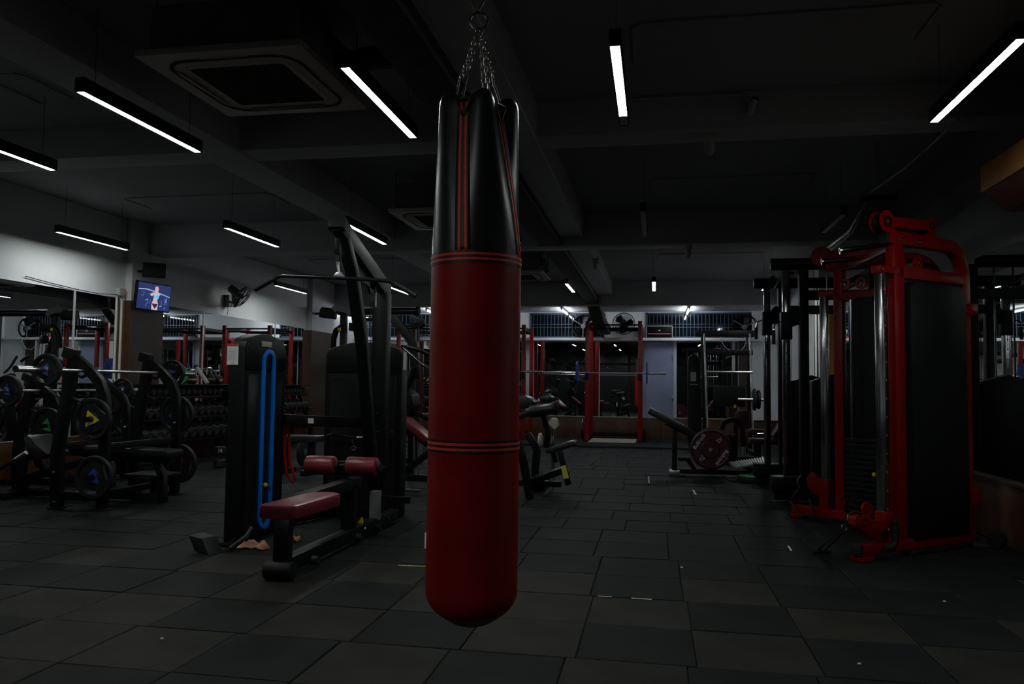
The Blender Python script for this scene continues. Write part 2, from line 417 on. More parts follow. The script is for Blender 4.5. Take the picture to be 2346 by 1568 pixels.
# ---- ceiling beams
def beam_y(pxt, pyt, pyb):
    t = Wz(pxt, pyt, ZC); return t.y, Wy(pxt, pyb, t.y).z
yb1, zb1 = beam_y(1230, 233, 314)
yb2, zb2 = beam_y(1500, 484, 560)
yb3, zb3 = beam_y(1500, 645, 700)
bi = 7
for y, z in ((yb1, zb1), (yb2, zb2), (yb3, zb3), (yb1-4.6, zb1)):
    struct('trim_%d' % bi, B().bx(XL, XR, y, YF if y == yb3 else y+.32, z, ZC), 'beam_paint', None, .008); bi += 1
xc = Wz(1230, 233, ZC).x
zlb = zb1-.01
struct('trim_%d' % bi, B().bx(xc-.42, xc, YB, YF, zlb, ZC), 'beam_paint', None, .008); bi += 1
xl2 = Wz(588, 371, zlb).x
struct('trim_%d' % bi, B().bx(xl2-.4, xl2, YB, YF, zlb, ZC), 'beam_paint', None, .008); bi += 1


# ================================================================== CEILING FITTINGS
ZL = 2.75
def lamp(name, x, y0, y1, label, group, lit=True, z=ZL, cable=True, tail=0):
    t = thing(name, label, 'lamp', (x, (y0+y1)/2, z), group)
    wd, h = .058, .085
    b = B(); b.bx(x-wd/2, x+wd/2, y0, y1, z+.012, z+h)
    b.bx(x-wd/2, x-wd/2+.006, y0, y1, z+.002, z+.012); b.bx(x+wd/2-.006, x+wd/2, y0, y1, z+.002, z+.012)
    b.bx(x-wd/2, x+wd/2, y0, y0+.008, z+.002, z+.012); b.bx(x-wd/2, x+wd/2, y1-.008, y1, z+.002, z+.012)
    b.build('housing', 'black_metal', t)
    ye_ = y1-.008-tail
    if tail: B().bx(x-wd/2+.005, x+wd/2-.005, ye_, y1-.008, z+.004, z+.0125).build('unlit_end', 'lamp_off', t)
    B().bx(x-wd/2+.005, x+wd/2-.005, y0+.008, ye_, z+.004, z+.0125).build('diffuser', 'lamp_diffuser' if lit else 'lamp_off', t)
    if cable:
        for y in (y0+.12, y1-.12): B().cyl((x, y, z+h), (x, y, ZC), .0022, 6).build('suspension_cable', 'grey_metal', t)
    return t
rows = [
 ('lit white pendant strip lamp hanging straight above the floor right of the punching bag', (1400, 105), (1437, 290)),
 ('lit white pendant strip lamp hanging near the right wall by the foil-wrapped pipe', (2330, 90), (2148, 282)),
 ('lit white pendant strip lamp between the air conditioner and the punching bag', (790, 152), (946, 320)),
 ('lit white pendant strip lamp on the window side of the big ceiling air conditioner', (192, 212), (447, 350)),
 ('lit white pendant strip lamp over the mirrored wall before the first cross beam', (-135, 310), (82, 368)),
 ('lit white pendant strip lamp close to the left wall above the weight benches', (135, 535), (288, 572)),
 ('lit white pendant strip lamp hanging in front of the wall fan', (516, 522), (637, 568)),
 ('lit white pendant strip lamp hanging beside the top of the pulldown tower', (790, 515), (884, 560)),
 ('lit white pendant strip lamp hanging just behind the punching bag', (1132, 510), (1196, 557)),
 ('lit white pendant strip lamp near the far pilaster beyond the wall fan', (633, 655), (700, 674)),
 ('lit white pendant strip lamp seen past the end of the pulldown bar', (895, 658), (940, 678)),
 ('lit white pendant strip lamp hanging beside the black ceiling duct', (1295, 652), (1317, 670)),
 ('lit white pendant strip lamp above the aisle to the blue door', (1495, 645), (1501, 669)),
 ('lit white pendant strip lamp behind the black cable tower', (1766, 645), (1752, 667)),
]
for lb, a, b in rows:
    p, q = Wz(*a, ZL), Wz(*b, ZL); x = (p.x+q.x)/2; ym = (p.y+q.y)/2
    lamp('pendant_lamp', x, ym-.585, ym+.585, lb, 'lit pendant strip lamps', tail=.17 if a[0] == 1400 else 0)
p, q = Wz(1470, 485, ZL), Wz(1480, 545, ZL)
lamp('pendant_lamp', (p.x+q.x)/2, p.y, q.y, 'unlit dark pendant strip lamp hanging over the middle aisle', 'unlit pendant strip lamps', False)
p, q = Wz(1932, 492, ZL), Wz(1888, 535, ZL)
lamp('pendant_lamp', (p.x+q.x)/2, p.y, q.y, 'unlit dark pendant strip lamp near the foil pipe behind the red cable machine', 'unlit pendant strip lamps', False)
# next row of the same grid, over the entrance end (behind where the picture is taken)
for x, lb in ((-3.15, 'left of the duct'), (-1.55, 'next to the duct')):
    lamp('pendant_lamp', x, -.35, .82, 'lit white pendant strip lamp over the entrance end '+lb, 'lit pendant strip lamps at the entrance end')

# bare tubes on the ceiling strip in front of the far wall
for px, lb in ((1292, 'bare lit tube lamp on the far ceiling beside the black duct'), (1577, 'bare lit tube lamp on the far ceiling above the wide barred window'), (990, 'bare lit tube lamp on the far ceiling behind the punching bag'), (790, 'bare lit tube lamp on the far ceiling behind the pulldown tower')):
    x = Wy(px, 706, 16.9).x; z = zb3-.06; t = thing('tube_lamp', lb, 'lamp', (x, 16.9, zb3-.08), 'bare tube lamps')
    B().bx(x-.02, x+.02, 16.45, 17.6, z+.02, zb3).build('batten', 'white_plastic', t, .003)
    B().cyl((x, 16.48, z), (x, 17.57, z), .014, 10).build('tube', 'tube_glow', t)
    for y in (16.46, 17.575): B().bx(x-.012, x+.012, y-.01, y+.015, z-.016, z+.03).build('lamp_holder', 'white_plastic', t)

# cassette air conditioners
def cassette(x, y, z, label, hang=True, s=.95):
    t = thing('air_conditioner', label, 'air conditioner', (x, y, z), 'ceiling cassette air conditioners')
    h = s/2
    B().prism([(x+a, y+b, z) for a, b in rrect(s, s, .015, 3)], (0, 0, .035)).build('panel', 'cream_plastic', t, .004)
    B().bx(x-.42, x+.42, y-.42, y+.42, z+.035, z+.30).build('body', 'grey_metal', t, .006)
    pts = [V((x+a, y+b, z-.002)) for a, b in rrect(s*.80, s*.80, .14, 6)]
    B().path(pts, Z3, .008, .02, True).build('outlet_groove', 'grille_dark', t)
    for k in range(4):
        a = k*PI/2; u = V((math.cos(a), math.sin(a), 0)); v2 = V((-u.y, u.x, 0)); c = V((x, y, z))+u*(s*.385)
        b = B(); n = 9
        pl = []
        for i in range(n+1): tt = -1+2*i/n; pl.append(c+v2*(tt*.25)+u*(.035*(1-tt*tt))+Z3*-.004)
        pr = [c+v2*((1-2*i/n)*.25)-u*.025+Z3*-.016 for i in range(n+1)]
        b.prism(pl+pr, (0, 0, .006)).build('louvre', 'cream_plastic', t)
    B().path([V((x+a, y+b, z-.001)) for a, b in rrect(s*.62, s*.62, .05, 4)], Z3, .006, .03, True).build('grille_frame', 'cream_plastic', t)
    g = B().bx(x-s*.295, x+s*.295, y-s*.295, y+s*.295, z-.003, z+.002).build('intake_grille', 'grille_dark', t)
    b = B()
    for k in range(22):
        yy = y-s*.285+s*.57*k/21; b.bx(x-s*.29, x+s*.29, yy-.003, yy+.003, z-.007, z-.002)
    b.build('grille_slats', 'grille_dark', g)
    for a in (-1, 1):
        for c in (-1, 1):
            b = B(); b.cyl((x+a*.45, y+c*.33, z+.12), (x+a*.45, y+c*.33, ZC), .006, 8); b.box((x+a*.435, y+c*.33, z+.13), (.06, .03, .02)); b.build('hanger_rod', 'grey_metal', t)
    return t
pa, pb = Wz(326, 137, 2.86), Wz(673, 96, 2.86)
cassette((pa.x+pb.x)/2, (pa.y+pb.y)/2+.47, 2.86, 'large cream ceiling cassette air conditioner with square intake grille next to pendant lamp')
p = Wz(890, 486, 2.86); cassette(p.x+.47, p.y+.47, 2.86, 'cream cassette air conditioner half hidden behind the top of the punching bag')
p = Wz(1248, 630, 2.86); cassette(p.x-.47, p.y+.2, 2.86, 'cream cassette air conditioner in the far bay beside the black duct')

# insulated black duct running to the far window
zd = 3.0
xr = Wz(915, 10, zd-.1).x; xr2 = Wz(1333, 640, zd-.1).x; xm = (xr+xr2)/2-.13
b = B(); ye = 16.55
pts = [V((xm, YB+.3, zd)), V((xm, 4, zd)), V((xm, 8, zd-.01)), V((xm, 12, zd)), V((xm, ye-.55, zd)), V((xm+.03, ye-.2, zd-.08)), V((xm+.08, ye+.15, zd-.32)), V((xm+.16, ye+.55, zd-.55)), V((xm+.2, ye+.98, zd-.62))]
b.path(pts, X3, .27, .20)
duct = tag(b.build('ceiling_duct', 'insulation', None, .03), 'black insulated duct running under the ceiling to the far barred window', 'duct')
b = B()
p = Wz(835, 130, zd); 
b.tube([V((xm-.15, p.y, zd)), V((xm-.5, p.y+.1, zd+.02)), V((xm-.9, p.y+.05, zd-.05))], [.07, .06, .05], 10)
b.build('branch_pipe', 'insulation', duct)
b = B().path([V((xm+.145, YB+.4, zd-.09)), V((xm+.145, ye-.6, zd-.09))], X3, .02, .012); b.build('tray_edge', 'grey_metal', duct)

# conduits on the ceiling with bends, feeding the lamps
def conduit(pts, label, r=.006):
    tag(B().tube(pts, r, 8).build('conduit', 'ceiling_paint'), label, 'conduit', 'thin electric conduits on the ceiling')
zz = ZC-.012
for (a, c, lb) in (((268, 455), (628, 445), 'thin conduit on the ceiling between the two lamps before the wall fan'), ((1425, 57), (2160, 32), 'thin conduit along the ceiling from the near aisle lamp to the right wall'), ((1478, 412), (1880, 402), 'thin conduit on the ceiling feeding the unlit lamps'), ((1500, 583), (1755, 582), 'thin conduit on the far bay ceiling above the blue door aisle'), ((695, 596), (938, 597), 'thin conduit on the ceiling behind the pulldown bar'), ((-60, 175), (62, 168), 'thin conduit on the ceiling over the lamp by the left wall')):
    p, q = Wz(*a, zz), Wz(*c, zz); q.y = p.y; p.x += .06; q.x -= .04
    conduit([p+V((0, .06, 0))+V((0, .5, 0)), p+V((0, .05, 0)), p+V((.05, 0, 0)), q-V((.05, 0, 0)), q+V((0, .05, 0)), q+V((0, .5, 0))], lb)

# dome cameras / detectors hung from the beams
def dome(px, py, Y, z0, label, mt='white_plastic'):
    p = Wy(px, py, Y); zt = z0; h = zt-p.z
    t = thing('ceiling_detector', label, 'detector', (p.x, Y, zt), 'white detectors under the beams')
    B().bx(p.x-.045, p.x+.045, Y-.045, Y+.045, zt-.06, zt).build('base', mt, t, .006)
    B().lathe([(.035, -.06), (.036, -.11), (.028, -.145), (.012, -.165), (0, -.17)], (p.x, Y, zt), Z3, 16).build('dome', mt, t)
dome(1626, 330, yb1+.1, zb1, 'white plug-shaped detector under the first cross beam')
dome(1577, 565, yb2+.12, zb2, 'small dark-nosed detector under the second cross beam')
dome(1365, 600, 11.5, zlb, 'small dark-nosed detector beside the black duct')
# cctv bullet camera on the first cross beam
p = Wy(1722, 248, yb1-.03)
t = thing('security_camera', 'pale bullet security camera fixed on the face of the first cross beam', 'camera', (p.x, yb1, p.z))
B().cyl(p+V((.02, -.02, .05)), p+V((-.015, -.02, -.05)), .022, 14).build('barrel', 'cream_plastic', t)
B().cyl(p+V((.025, -.02, .065)), p+V((.02, -.02, .05)), .026, 14).build('hood', 'black_plastic', t)
B().bx(p.x-.02, p.x+.02, yb1-.03, yb1, p.z-.015, p.z+.015).build('mount', 'cream_plastic', t)
B().tube([Wy(1450, 228, yb1-.012), Wy(1700, 217, yb1-.012), Wy(1712, 228, yb1-.012), Wy(1715, 240, yb1-.015)], .005, 6).build('cable', 'cream_plastic', t)

# amber and maroon boxed bulkhead on the right wall
bx0 = 2.22; e = Wx(2246, 412, bx0); ztp = Wx(2246, 383, bx0).z; zmd = Wx(2250, 440, bx0).z
t = thing('wall_cabinet', 'amber and maroon boxed bulkhead mounted high on the right wall', 'bulkhead', (XR, 4.0, zmd))
y0 = 3.2
B().bx(bx0, XR, y0, e.y, zmd, ztp).build('upper_box', 'amber_board', t, .006)
B().prism([(bx0+.01, y0, zmd), (XR, y0, zmd), (XR, y0, zmd-.14), (bx0+.16, y0, zmd-.14)], (0, e.y-y0, 0)).build('sloping_underside', 'maroon_board', t, .004)

# foil-wrapped pipe sagging along the right side
pts = [Wy(2195, 270, 5.3), Wy(2150, 318, 5.7), Wy(2075, 385, 6.4), Wy(2000, 438, 7.1), Wy(1975, 480, 7.6), Wy(1950, 530, 8.2), Wy(1915, 558, 8.9), Wy(1870, 590, 9.8), Wy(1840, 620, 10.8)]
t = thing('insulated_pipe', 'sagging foil-wrapped pipe hanging along the right wall above the red machine', 'pipe', pts[0])
B().tube(pts[:5], .012, 8).build('thin_pipe', 'grey_metal', t)
B().tube(pts[4:], [.012, .028, .042, .055, .06], 12).build('foil_sleeve', 'foil', t)
p = Wy(2012, 455, 7.2); 
B().tube([V((p.x, 7.2, ZC)), V((p.x, 7.2, p.z))], .005, 6).build('hanger_rod', 'grey_metal', t)
B().box(p, (.3, .04, .05)).build('bracket', 'black_metal', t)

# ================================================================== LEFT WALL FITTINGS
# television on the pilaster
c = Wx(353, 681, CX+.16); u = V((.08, 1, 0)).normalized(); n = V((u.y, -u.x, 0)); wd = .64; hh = .36; tilt = -.10
t = thing('television', 'wall-mounted flat television showing a workout video on the pilaster', 'television', (CX, c.y, c.z))
nn = (n+Z3*tilt).normalized(); vv = nn.cross(u).normalized()
vv = vv if vv.z > 0 else -vv
scr = lambda a, b, dd=0: c+u*(a*wd/2)+vv*(b*hh/2)+nn*dd
ud = wd/2
B().prism([scr(-1.03, -1.06), scr(1.03, -1.06), scr(1.03, 1.06), scr(-1.03, 1.06)], nn*-.045).build('bezel', 'black_plastic', t, .004)
s_ = B().prism([scr(-.99, -.98, .002), scr(.99, -.98, .002), scr(.99, .98, .002), scr(-.99, .98, .002)], nn*-.002).build('screen', 'screen_blue', t)
def blob(pts, material, dd):
    B().prism([scr(a, b, dd) for a, b in pts], nn*-.0006).build('picture', material, s_)
blob([(-.97, .42), (-.5, .48), (.0, .38), (.97, .10), (.97, .17), (.0, .47), (-.5, .56), (-.97, .50)], 'screen_line', .003)
rnd = random.Random(3)
for k in range(26):
    a = rnd.uniform(-.95, .9); b0 = rnd.uniform(-.95, .2); hh_ = rnd.uniform(.1, .5); ww = rnd.uniform(.02, .05)
    if -.22 < a < .38: continue
    blob([(a, b0), (a+ww, b0), (a+ww, min(.35, b0+hh_)), (a, min(.35, b0+hh_))] if k % 3 else [(a, b0), (a+hh_*.6, b0+.05), (a+hh_*.6, b0+.1), (a, b0+.06)], rnd.choice(['screen_mid', 'screen_mid', 'screen_line']), .0035)
blob([(-.1, -.97), (.25, -.97), (.28, -.55), (.20, -.2), (.26, .12), (.36, .25), (.22, .36), (.02, .36), (-.2, .28), (-.26, .1), (-.14, .05), (-.02, .2), (-.05, -.2), (-.12, -.55)], 'screen_skin', .0045)
blob([(.02, .38), (.18, .38), (.22, .6), (.17, .8), (.08, .84), (.0, .76), (-.01, .55)], 'screen_skin', .0045)
blob([(-.02, -.08), (.26, -.08), (.28, .14), (.18, .22), (.06, .12), (-.04, .14)], 'screen_cyan', .0055)
blob([(-.12, -.5), (.26, -.5), (.2, -.68), (.08, -.88), (-.02, -.7)], 'screen_dark', .0055)
B().bar(c-nn*.045-vv*.02, V((CX+.013, c.y, c.z+.02)), .08, .08).build('wall_bracket', 'black_metal', t)
# loudspeaker above it
p = Wx(354, 620, -6.62)
t = thing('loudspeaker', 'black loudspeaker mounted above the television', 'loudspeaker', (CX, p.y, p.z))
R = V((.62, -.78, -.12)).normalized(); sx = V((.78, .62, 0)); sz = sx.cross(R); sz = sz if sz.z > 0 else -sz
poly = [p+sx*a+sz*b for a, b in ((-.14, -.1), (.14, -.1), (.14, .1), (-.14, .1))]
B().prism(poly, -R*.16).build('cabinet', 'black_plastic', t, .008)
B().prism([p+sx*a*.92+sz*b*.9+R*.004 for a, b in ((-.14, -.1), (.14, -.1), (.14, .1), (-.14, .1))], -R*.003).build('grille', 'black_rubber', t)
B().bar(p-R*.14, V((CX+.002, p.y+.05, p.z)), .03, .03).build('bracket', 'black_metal', t)
# junction box, trunking and leads beside the pilaster
yj = C1[0]-.12
t = thing('junction_box', 'white junction box with red light and trunking beside the pilaster', 'junction box', (XL, yj, 2.27))
B().bx(XL, XL+.06, yj-.07, yj+.05, 2.26, 2.36).build('box', 'white_plastic', t, .006)
B().bx(XL+.02, XL+.05, yj+.06, yj+.085, 2.30, 2.36).build('socket', 'white_plastic', t, .003)
B().ball((XL+.066, yj+.072, 2.345), .007, 8).build('indicator_light', 'led_red', t)
for dy in (-.05, .05): B().bx(XL, XL+.02, yj+dy-.01, yj+dy+.01, 1.15, 2.26).build('trunking', 'cream_plastic', t)
B().tube([(XL+.02, yj-1.6, 2.30), (XL+.02, yj-1.2, 2.27), (XL+.02, yj-.8, 2.25), (XL+.03, yj-.4, 2.24), (XL+.03, yj-.06, 2.27)], .005, 6).build('lead', 'black_rubber', t)
B().bx(XL+.02, XL+.05, yj-.06, yj-.02, 1.05, 1.15).build('plug_box', 'white_plastic', t, .003)

def wall_fan(mount, head, face, r, label, mt='grey_metal'):
    mount, head, face = V(mount), V(head), V(face).normalized()
    t = thing('wall_fan', label, 'fan', mount, 'wall fans')
    B().box(mount, (.10, .10, .20)).build('wall_plate', mt, t, .01)
    B().tube([mount, mount+(head-mount)*.4+V((0, 0, -.06)), head-face*.16], .022, 10).build('arm', mt, t)
    B().lathe([(0, -.24), (.05, -.235), (.065, -.2), (.068, -.08), (.04, -.05), (.04, -.03)], head, face, 18).build('motor', mt, t)
    b = B()
    for rr, dd in ((r, 0), (r*.99, .03), (r*.72, .075), (r*.45, .09), (r*.22, .095), (r*.8, -.04), (r*.5, -.055)):
        x, y, a = basis(face); b.tube([head+face*dd+(x*math.cos(2*PI*k/28)+y*math.sin(2*PI*k/28))*rr for k in range(28)], .004 if dd else .008, 5, True)
    for k in range(36):
        x, y, a = basis(face); u = x*math.cos(2*PI*k/36)+y*math.sin(2*PI*k/36)
        b.tube([head+face*.095+u*.03, head+face*.085+u*r*.5, head+face*.03+u*r*.98, head-face*.04+u*r*.8, head-face*.058+u*r*.3], .0022, 4)
    b.build('cage', mt, t)
    for k in range(3):
        x, y, a = basis(face); u = x*math.cos(2*PI*k/3)+y*math.sin(2*PI*k/3); v2 = (a.cross(u)+a*.35).normalized()
        pl = [head+u*.03-v2*.03, head+u*.03+v2*.04, head+u*r*.6+v2*.13, head+u*r*.88+v2*.07, head+u*r*.85-v2*.05]
        B().prism(pl, face*.005).build('blade', 'black_plastic', t)
    B().lathe([(0, .03), (.035, .02), (.04, -.03)], head, face, 14).build('hub', 'black_plastic', t)
    B().tube([mount+V((0, 0, -.1)), mount+V((.02, -.02, -.16)), mount+V((.01, -.03, -.24))], .004, 5).build('pull_cord', 'black_rubber', t)
    return t
p = Wx(522, 690, XL+.05); hd = Wx(552, 680, -6.62)
wall_fan((XL+.05, p.y, p.z), hd, (.72, .25, -.62), .21, 'grey wall fan tilted downward above the left mirrors')
hd = Wy(1429, 742, YF-.45)
wall_fan((hd.x+.02, YF-.05, hd.z-.05), hd, (.1, -.9, -.3), .24, 'dark wall fan on the white wall between the barred windows', 'black_plastic')
hd = Wx(1733, 748, 2.25)
wall_fan((XR-.05, hd.y, hd.z), hd, (-.95, -.3, -.2), .24, 'dark wall fan on the right wall behind the black cable tower', 'black_plastic')
# small black speaker box on the far pilaster
p = Wx(752, 718, -6.6)
t = thing('loudspeaker', 'black loudspeaker hanging on the far wall corner beyond the wall fan', 'loudspeaker', p)
B().box(p, (.3, .2, .2), rz=.5, ry=.1).build('cabinet', 'black_plastic', t, .01)
B().bar(p, V((XL, p.y+.1, p.z)), .04, .04).build('bracket', 'black_metal', t)

# amplifier case and power strip on the far shelf
x0, x1 = FX(1480), FX(1541)
t = thing('amplifier_case', 'black amplifier case with glowing red line standing on the white shelf', 'amplifier', ((x0+x1)/2, YF-.15, SH+.03))
zt = SH+.03+.26
B().bx(x0, x1, YF-.24, YF-.045, SH+.03, zt).build('case', 'black_plastic', t, .006)
b = B(); yf = YF-.245
for q in ((x0, x1, yf-.006, yf+.006, zt-.02, zt), (x0, x0+.02, yf-.006, yf+.006, SH+.03, zt), (x1-.02, x1, yf-.006, yf+.006, SH+.03, zt)): b.bx(*q)
b.build('edge_trim', 'aluminium', t)
B().bx(x0+.04, x1-.04, yf-.003, yf+.002, SH+.10, SH+.115).build('light_bar', 'led_pink', t)
B().bx((x0+x1)/2-.02, (x0+x1)/2+.02, yf-.003, yf+.002, SH+.17, SH+.19).build('badge', 'paper_white', t)
p = Wy(1640, 774, YF-.2); t = thing('power_strip', 'red power strip with white lead on the far shelf', 'power strip', (p.x, YF-.2, SH+.03))
B().bx(p.x-.14, p.x+.14, YF-.23, YF-.17, SH+.03, SH+.07).build('body', 'red_tape', t, .006)
q = lambda x, y, dy=.27: Wy(x, y, YF-dy)
B().tube([V((p.x+.12, YF-.2, SH+.075)), q(1650, 776), q(1660, 795), q(1680, 808), q(1695, 806), q(1705, 795), q(1712, 776)], .008, 6).build('lead', 'white_plastic', t)
B().tube([V((p.x-.02, YF-.2, SH+.06)), V((p.x-.06, YF-.19, SH+.12)), V((p.x-.14, YF-.18, SH+.09)), V((p.x-.24, YF-.17, SH+.035))], .006, 6).build('lead', 'white_plastic', t)

# ================================================================== PUNCHING BAG
D = 2.97; bc = CAM+ray(1087, 890)*D; bx_, by_ = bc.x, bc.y
bz = lambda py: Wy(1087, py, by_).z
RB = .170
view = math.atan2(-by_, -bx_)                       # direction from the bag to the camera
S0 = [view+math.radians(a) for a in (-17, 73, 163, 253)]   # the four strap seams
z_bot, z_top, z_b1, z_b2 = bz(1432), bz(226), bz(603), bz(1018)
TW = [math.radians(a) for a in (-8, -27, -12, -10)]     # the seams drift round the bag towards its gathered top
AM = (.20, .46, .36, .32)
def bt(z): return max(0, min(1, (z-z_b1)/(z_top-z_b1)))
def sa(i, z): return S0[i]+TW[i]*bt(z)
def strapg(th, z, amp):
    s = 0
    for i in range(4):
        d = (th-sa(i, z)+PI) % (2*PI)-PI; s = max(s, amp[i]*math.exp(-(d/.40)**2))
    return s
def bag_r(th, z):
    t = bt(z); pinch = t**1.5
    r = RB*(1-.09*t)
    r *= 1-pinch*strapg(th, z, AM)
    r *= 1+.006*math.sin(3*th+z*9)*(.3+t)
    u = max(0, min(1, (z_b1-z)/(z_b1-z_bot)))
    return r*(1+.012*u)
def bag_tz(th): return z_top-.035*strapg(th, z_top, (1, 1, 1, 1))
NT = 128
def surf(zs, name, material, parent, off=0, th0=0, th1=2*PI, n=NT, thick=0, caps=False):
    b = B(); full = abs(th1-th0-2*PI) < 1e-6; N = n if full else n+1
    for zf in zs:
        for k in range(N):
            th = th0+(th1-th0)*k/n; z, k2 = zf(th) if callable(zf) else (zf, 1)
            r = (bag_r(th, z)+off)*k2
            b.v.append(V((bx_+r*math.cos(th), by_+r*math.sin(th), z)))
    for i in range(len(zs)-1):
        for k in range(N if full else n):
            k1 = (k+1) % N; b.f.append((i*N+k, i*N+k1, (i+1)*N+k1, (i+1)*N+k))
    if caps:
        b.f.append([k for k in range(N)][::-1]); b.f.append([(len(zs)-1)*N+k for k in range(N)])
    o = b.build(name, material, parent, angle=60)
    if thick:
        md = o.modifiers.new('t', 'SOLIDIFY'); md.thickness = thick; md.offset = -1
    return o
bag = thing('punching_bag', 'long red and black leather punching bag hanging by chains in the middle', 'punching bag', (bx_, by_, z_bot))
# body: rounded base up to the upper band
def zc(z, k): return lambda th: (z, k)
body = [zc(z_bot+.03+.105*(1-math.cos(a)), .40+.60*math.sin(a)) for a in [0, .2, .4, .6, .8, 1.0, 1.2, 1.4, PI/2]]
body += [zc(z_bot+.135+(z_b1-z_bot-.135)*i/24, 1) for i in range(1, 25)]
surf(body, 'bag_body', 'bag_red', bag)
cap = [zc(z_bot+d_, k_) for d_, k_ in ((0, .02), (.001, .25), (.012, .42), (.034, .62), (.048, .72))]
surf(cap, 'base_cap', 'bag_cap', bag, .0015)
top = [zc(z_b1+(z_top-.05-z_b1)*i/30, 1) for i in range(31)]
for a in (.3, .6, .9, 1.2, PI/2):
    top.append(lambda th, a=a: (z_top-.05+(bag_tz(th)-z_top+.05)*math.sin(a), 1-.16*(1-math.cos(a))))
for k_, dz in ((.74, -.01), (.6, -.04), (.3, -.055), (.02, -.06)):
    top.append(lambda th, k_=k_, dz=dz: (bag_tz(th)+dz, k_))
surf(top, 'bag_top', 'bag_black', bag)
def band(zc_):
    hs = .0052
    for i, mt in enumerate(('bag_piping_black', 'bag_piping_red', 'bag_piping_black', 'bag_piping_red', 'bag_piping_black')):
        z0 = zc_+(i-2.5)*.0088*1.05+.0
        surf([zc(z0, 1), zc(z0+.0013, 1), zc(z0+.0079, 1), zc(z0+.0092, 1)], 'trim_band', mt, bag, .0016 if 'black' in mt else .0028)
band(z_b1); band(z_b2)
for si, s0_ in enumerate(S0):
    for off, mt, hw, ex in ((0, 'bag_piping_black', .030, .0015), (-.0125, 'bag_piping_red', .0058, .003), (.0125, 'bag_piping_red', .0058, .003)):
        zs = [z_b1+.015+(z_top-.075-z_b1)*i/26 for i in range(27)]
        b = B()
        for z in zs:
            s = sa(si, z)
            for k in range(7):
                th = s+(off+hw*(k/3-1))/RB; r = bag_r(th, z)+ex; b.v.append(V((bx_+r*math.cos(th), by_+r*math.sin(th), z)))
        for i in range(26):
            for k in range(6): b.f.append((i*7+k, i*7+k+1, i*7+8+k, i*7+7+k))
        o = b.build('strap_stripe' if 'red' in mt else 'strap', mt, bag, angle=60); md = o.modifiers.new('t', 'SOLIDIFY'); md.thickness = .0015; md.offset = -1
# triangular rings, hanging chains, gathering ring and hook
ring_z = Wy(1101, 42, by_).z; hub = V((bx_-.004, by_, ring_z-.03))
def link_mesh():
    b = B(); L, W_, r = .0135, .0075, .0022; pts = []
    for i in range(9): a = -PI/2+PI*i/8; pts.append(V((W_*math.cos(a)*1, 0, L-W_+W_*math.sin(a)+.0)) if False else V((0, 0, 0)))
    pts = [V((W_*math.sin(2*PI*i/14), 0, (L-W_)*(1 if math.cos(2*PI*i/14) > 0 else -1)+W_*math.cos(2*PI*i/14))) for i in range(14)]
    return B().tube(pts, r, 6, True)
lk = link_mesh()
def chain(p, q, parent):
    p, q = V(p), V(q); d = q-p; n = max(2, int(d.length/.021)); b = B(); R = basis(d)
    for i in range(n+1):
        c = p+d*(i/n); c += V((0, 0, -.006*math.sin(PI*i/n)))
        x, y, a = R
        if i % 2: x, y = y, -x
        b.add([c+x*v.x+y*v.y+a*v.z for v in lk.v], lk.f)
    b.build('chain', 'chain_steel', parent)
for si in range(4):
    zt = z_top-.085; s = sa(si, zt); r = bag_r(s, zt)+.006; u = V((math.cos(s), math.sin(s), 0)); v2 = V((-u.y, u.x, 0)); c = V((bx_, by_, zt))+u*(r+.006)
    tri = [c+v2*.030+Z3*.030, c+v2*.024+Z3*.036, c-v2*.024+Z3*.036, c-v2*.030+Z3*.030, c-v2*.004-Z3*.026, c+v2*.004-Z3*.026]
    B().tube(tri, .0036, 8, True).build('triangle_ring', 'chain_steel', bag)
    rt_ = V((bx_, by_, z_top-.02))+u*(bag_r(s, z_top-.03)*.97)
    B().tube([c+Z3*.036, rt_+Z3*.03, rt_+Z3*.055-u*.012, rt_+Z3*.10-u*.02], .0042, 8).build('snap_hook', 'chain_steel', bag)
    chain(rt_+Z3*.10-u*.02, hub+u*.008-Z3*.02, bag)
xr_ = V((rt.x, rt.y, 0)).normalized()
B().tube([hub+Z3*.02+xr_*(.034*math.cos(a))+Z3*(.034*math.sin(a)) for a in [2*PI*k/24 for k in range(24)]], .0048, 8, True).build('gathering_ring', 'chain_steel', bag)
B().tube([hub+Z3*.052+xr_*.012, hub+Z3*.066, hub+Z3*.085+xr_*.012, hub+Z3*.11+xr_*.022, V((hub.x+.02, by_, ZC))], .0045, 8).build('ceiling_hook', 'chain_steel', bag)
chain(hub+V((.005, .01, -.05)), hub+V((.02, .03, -.29)), bag)

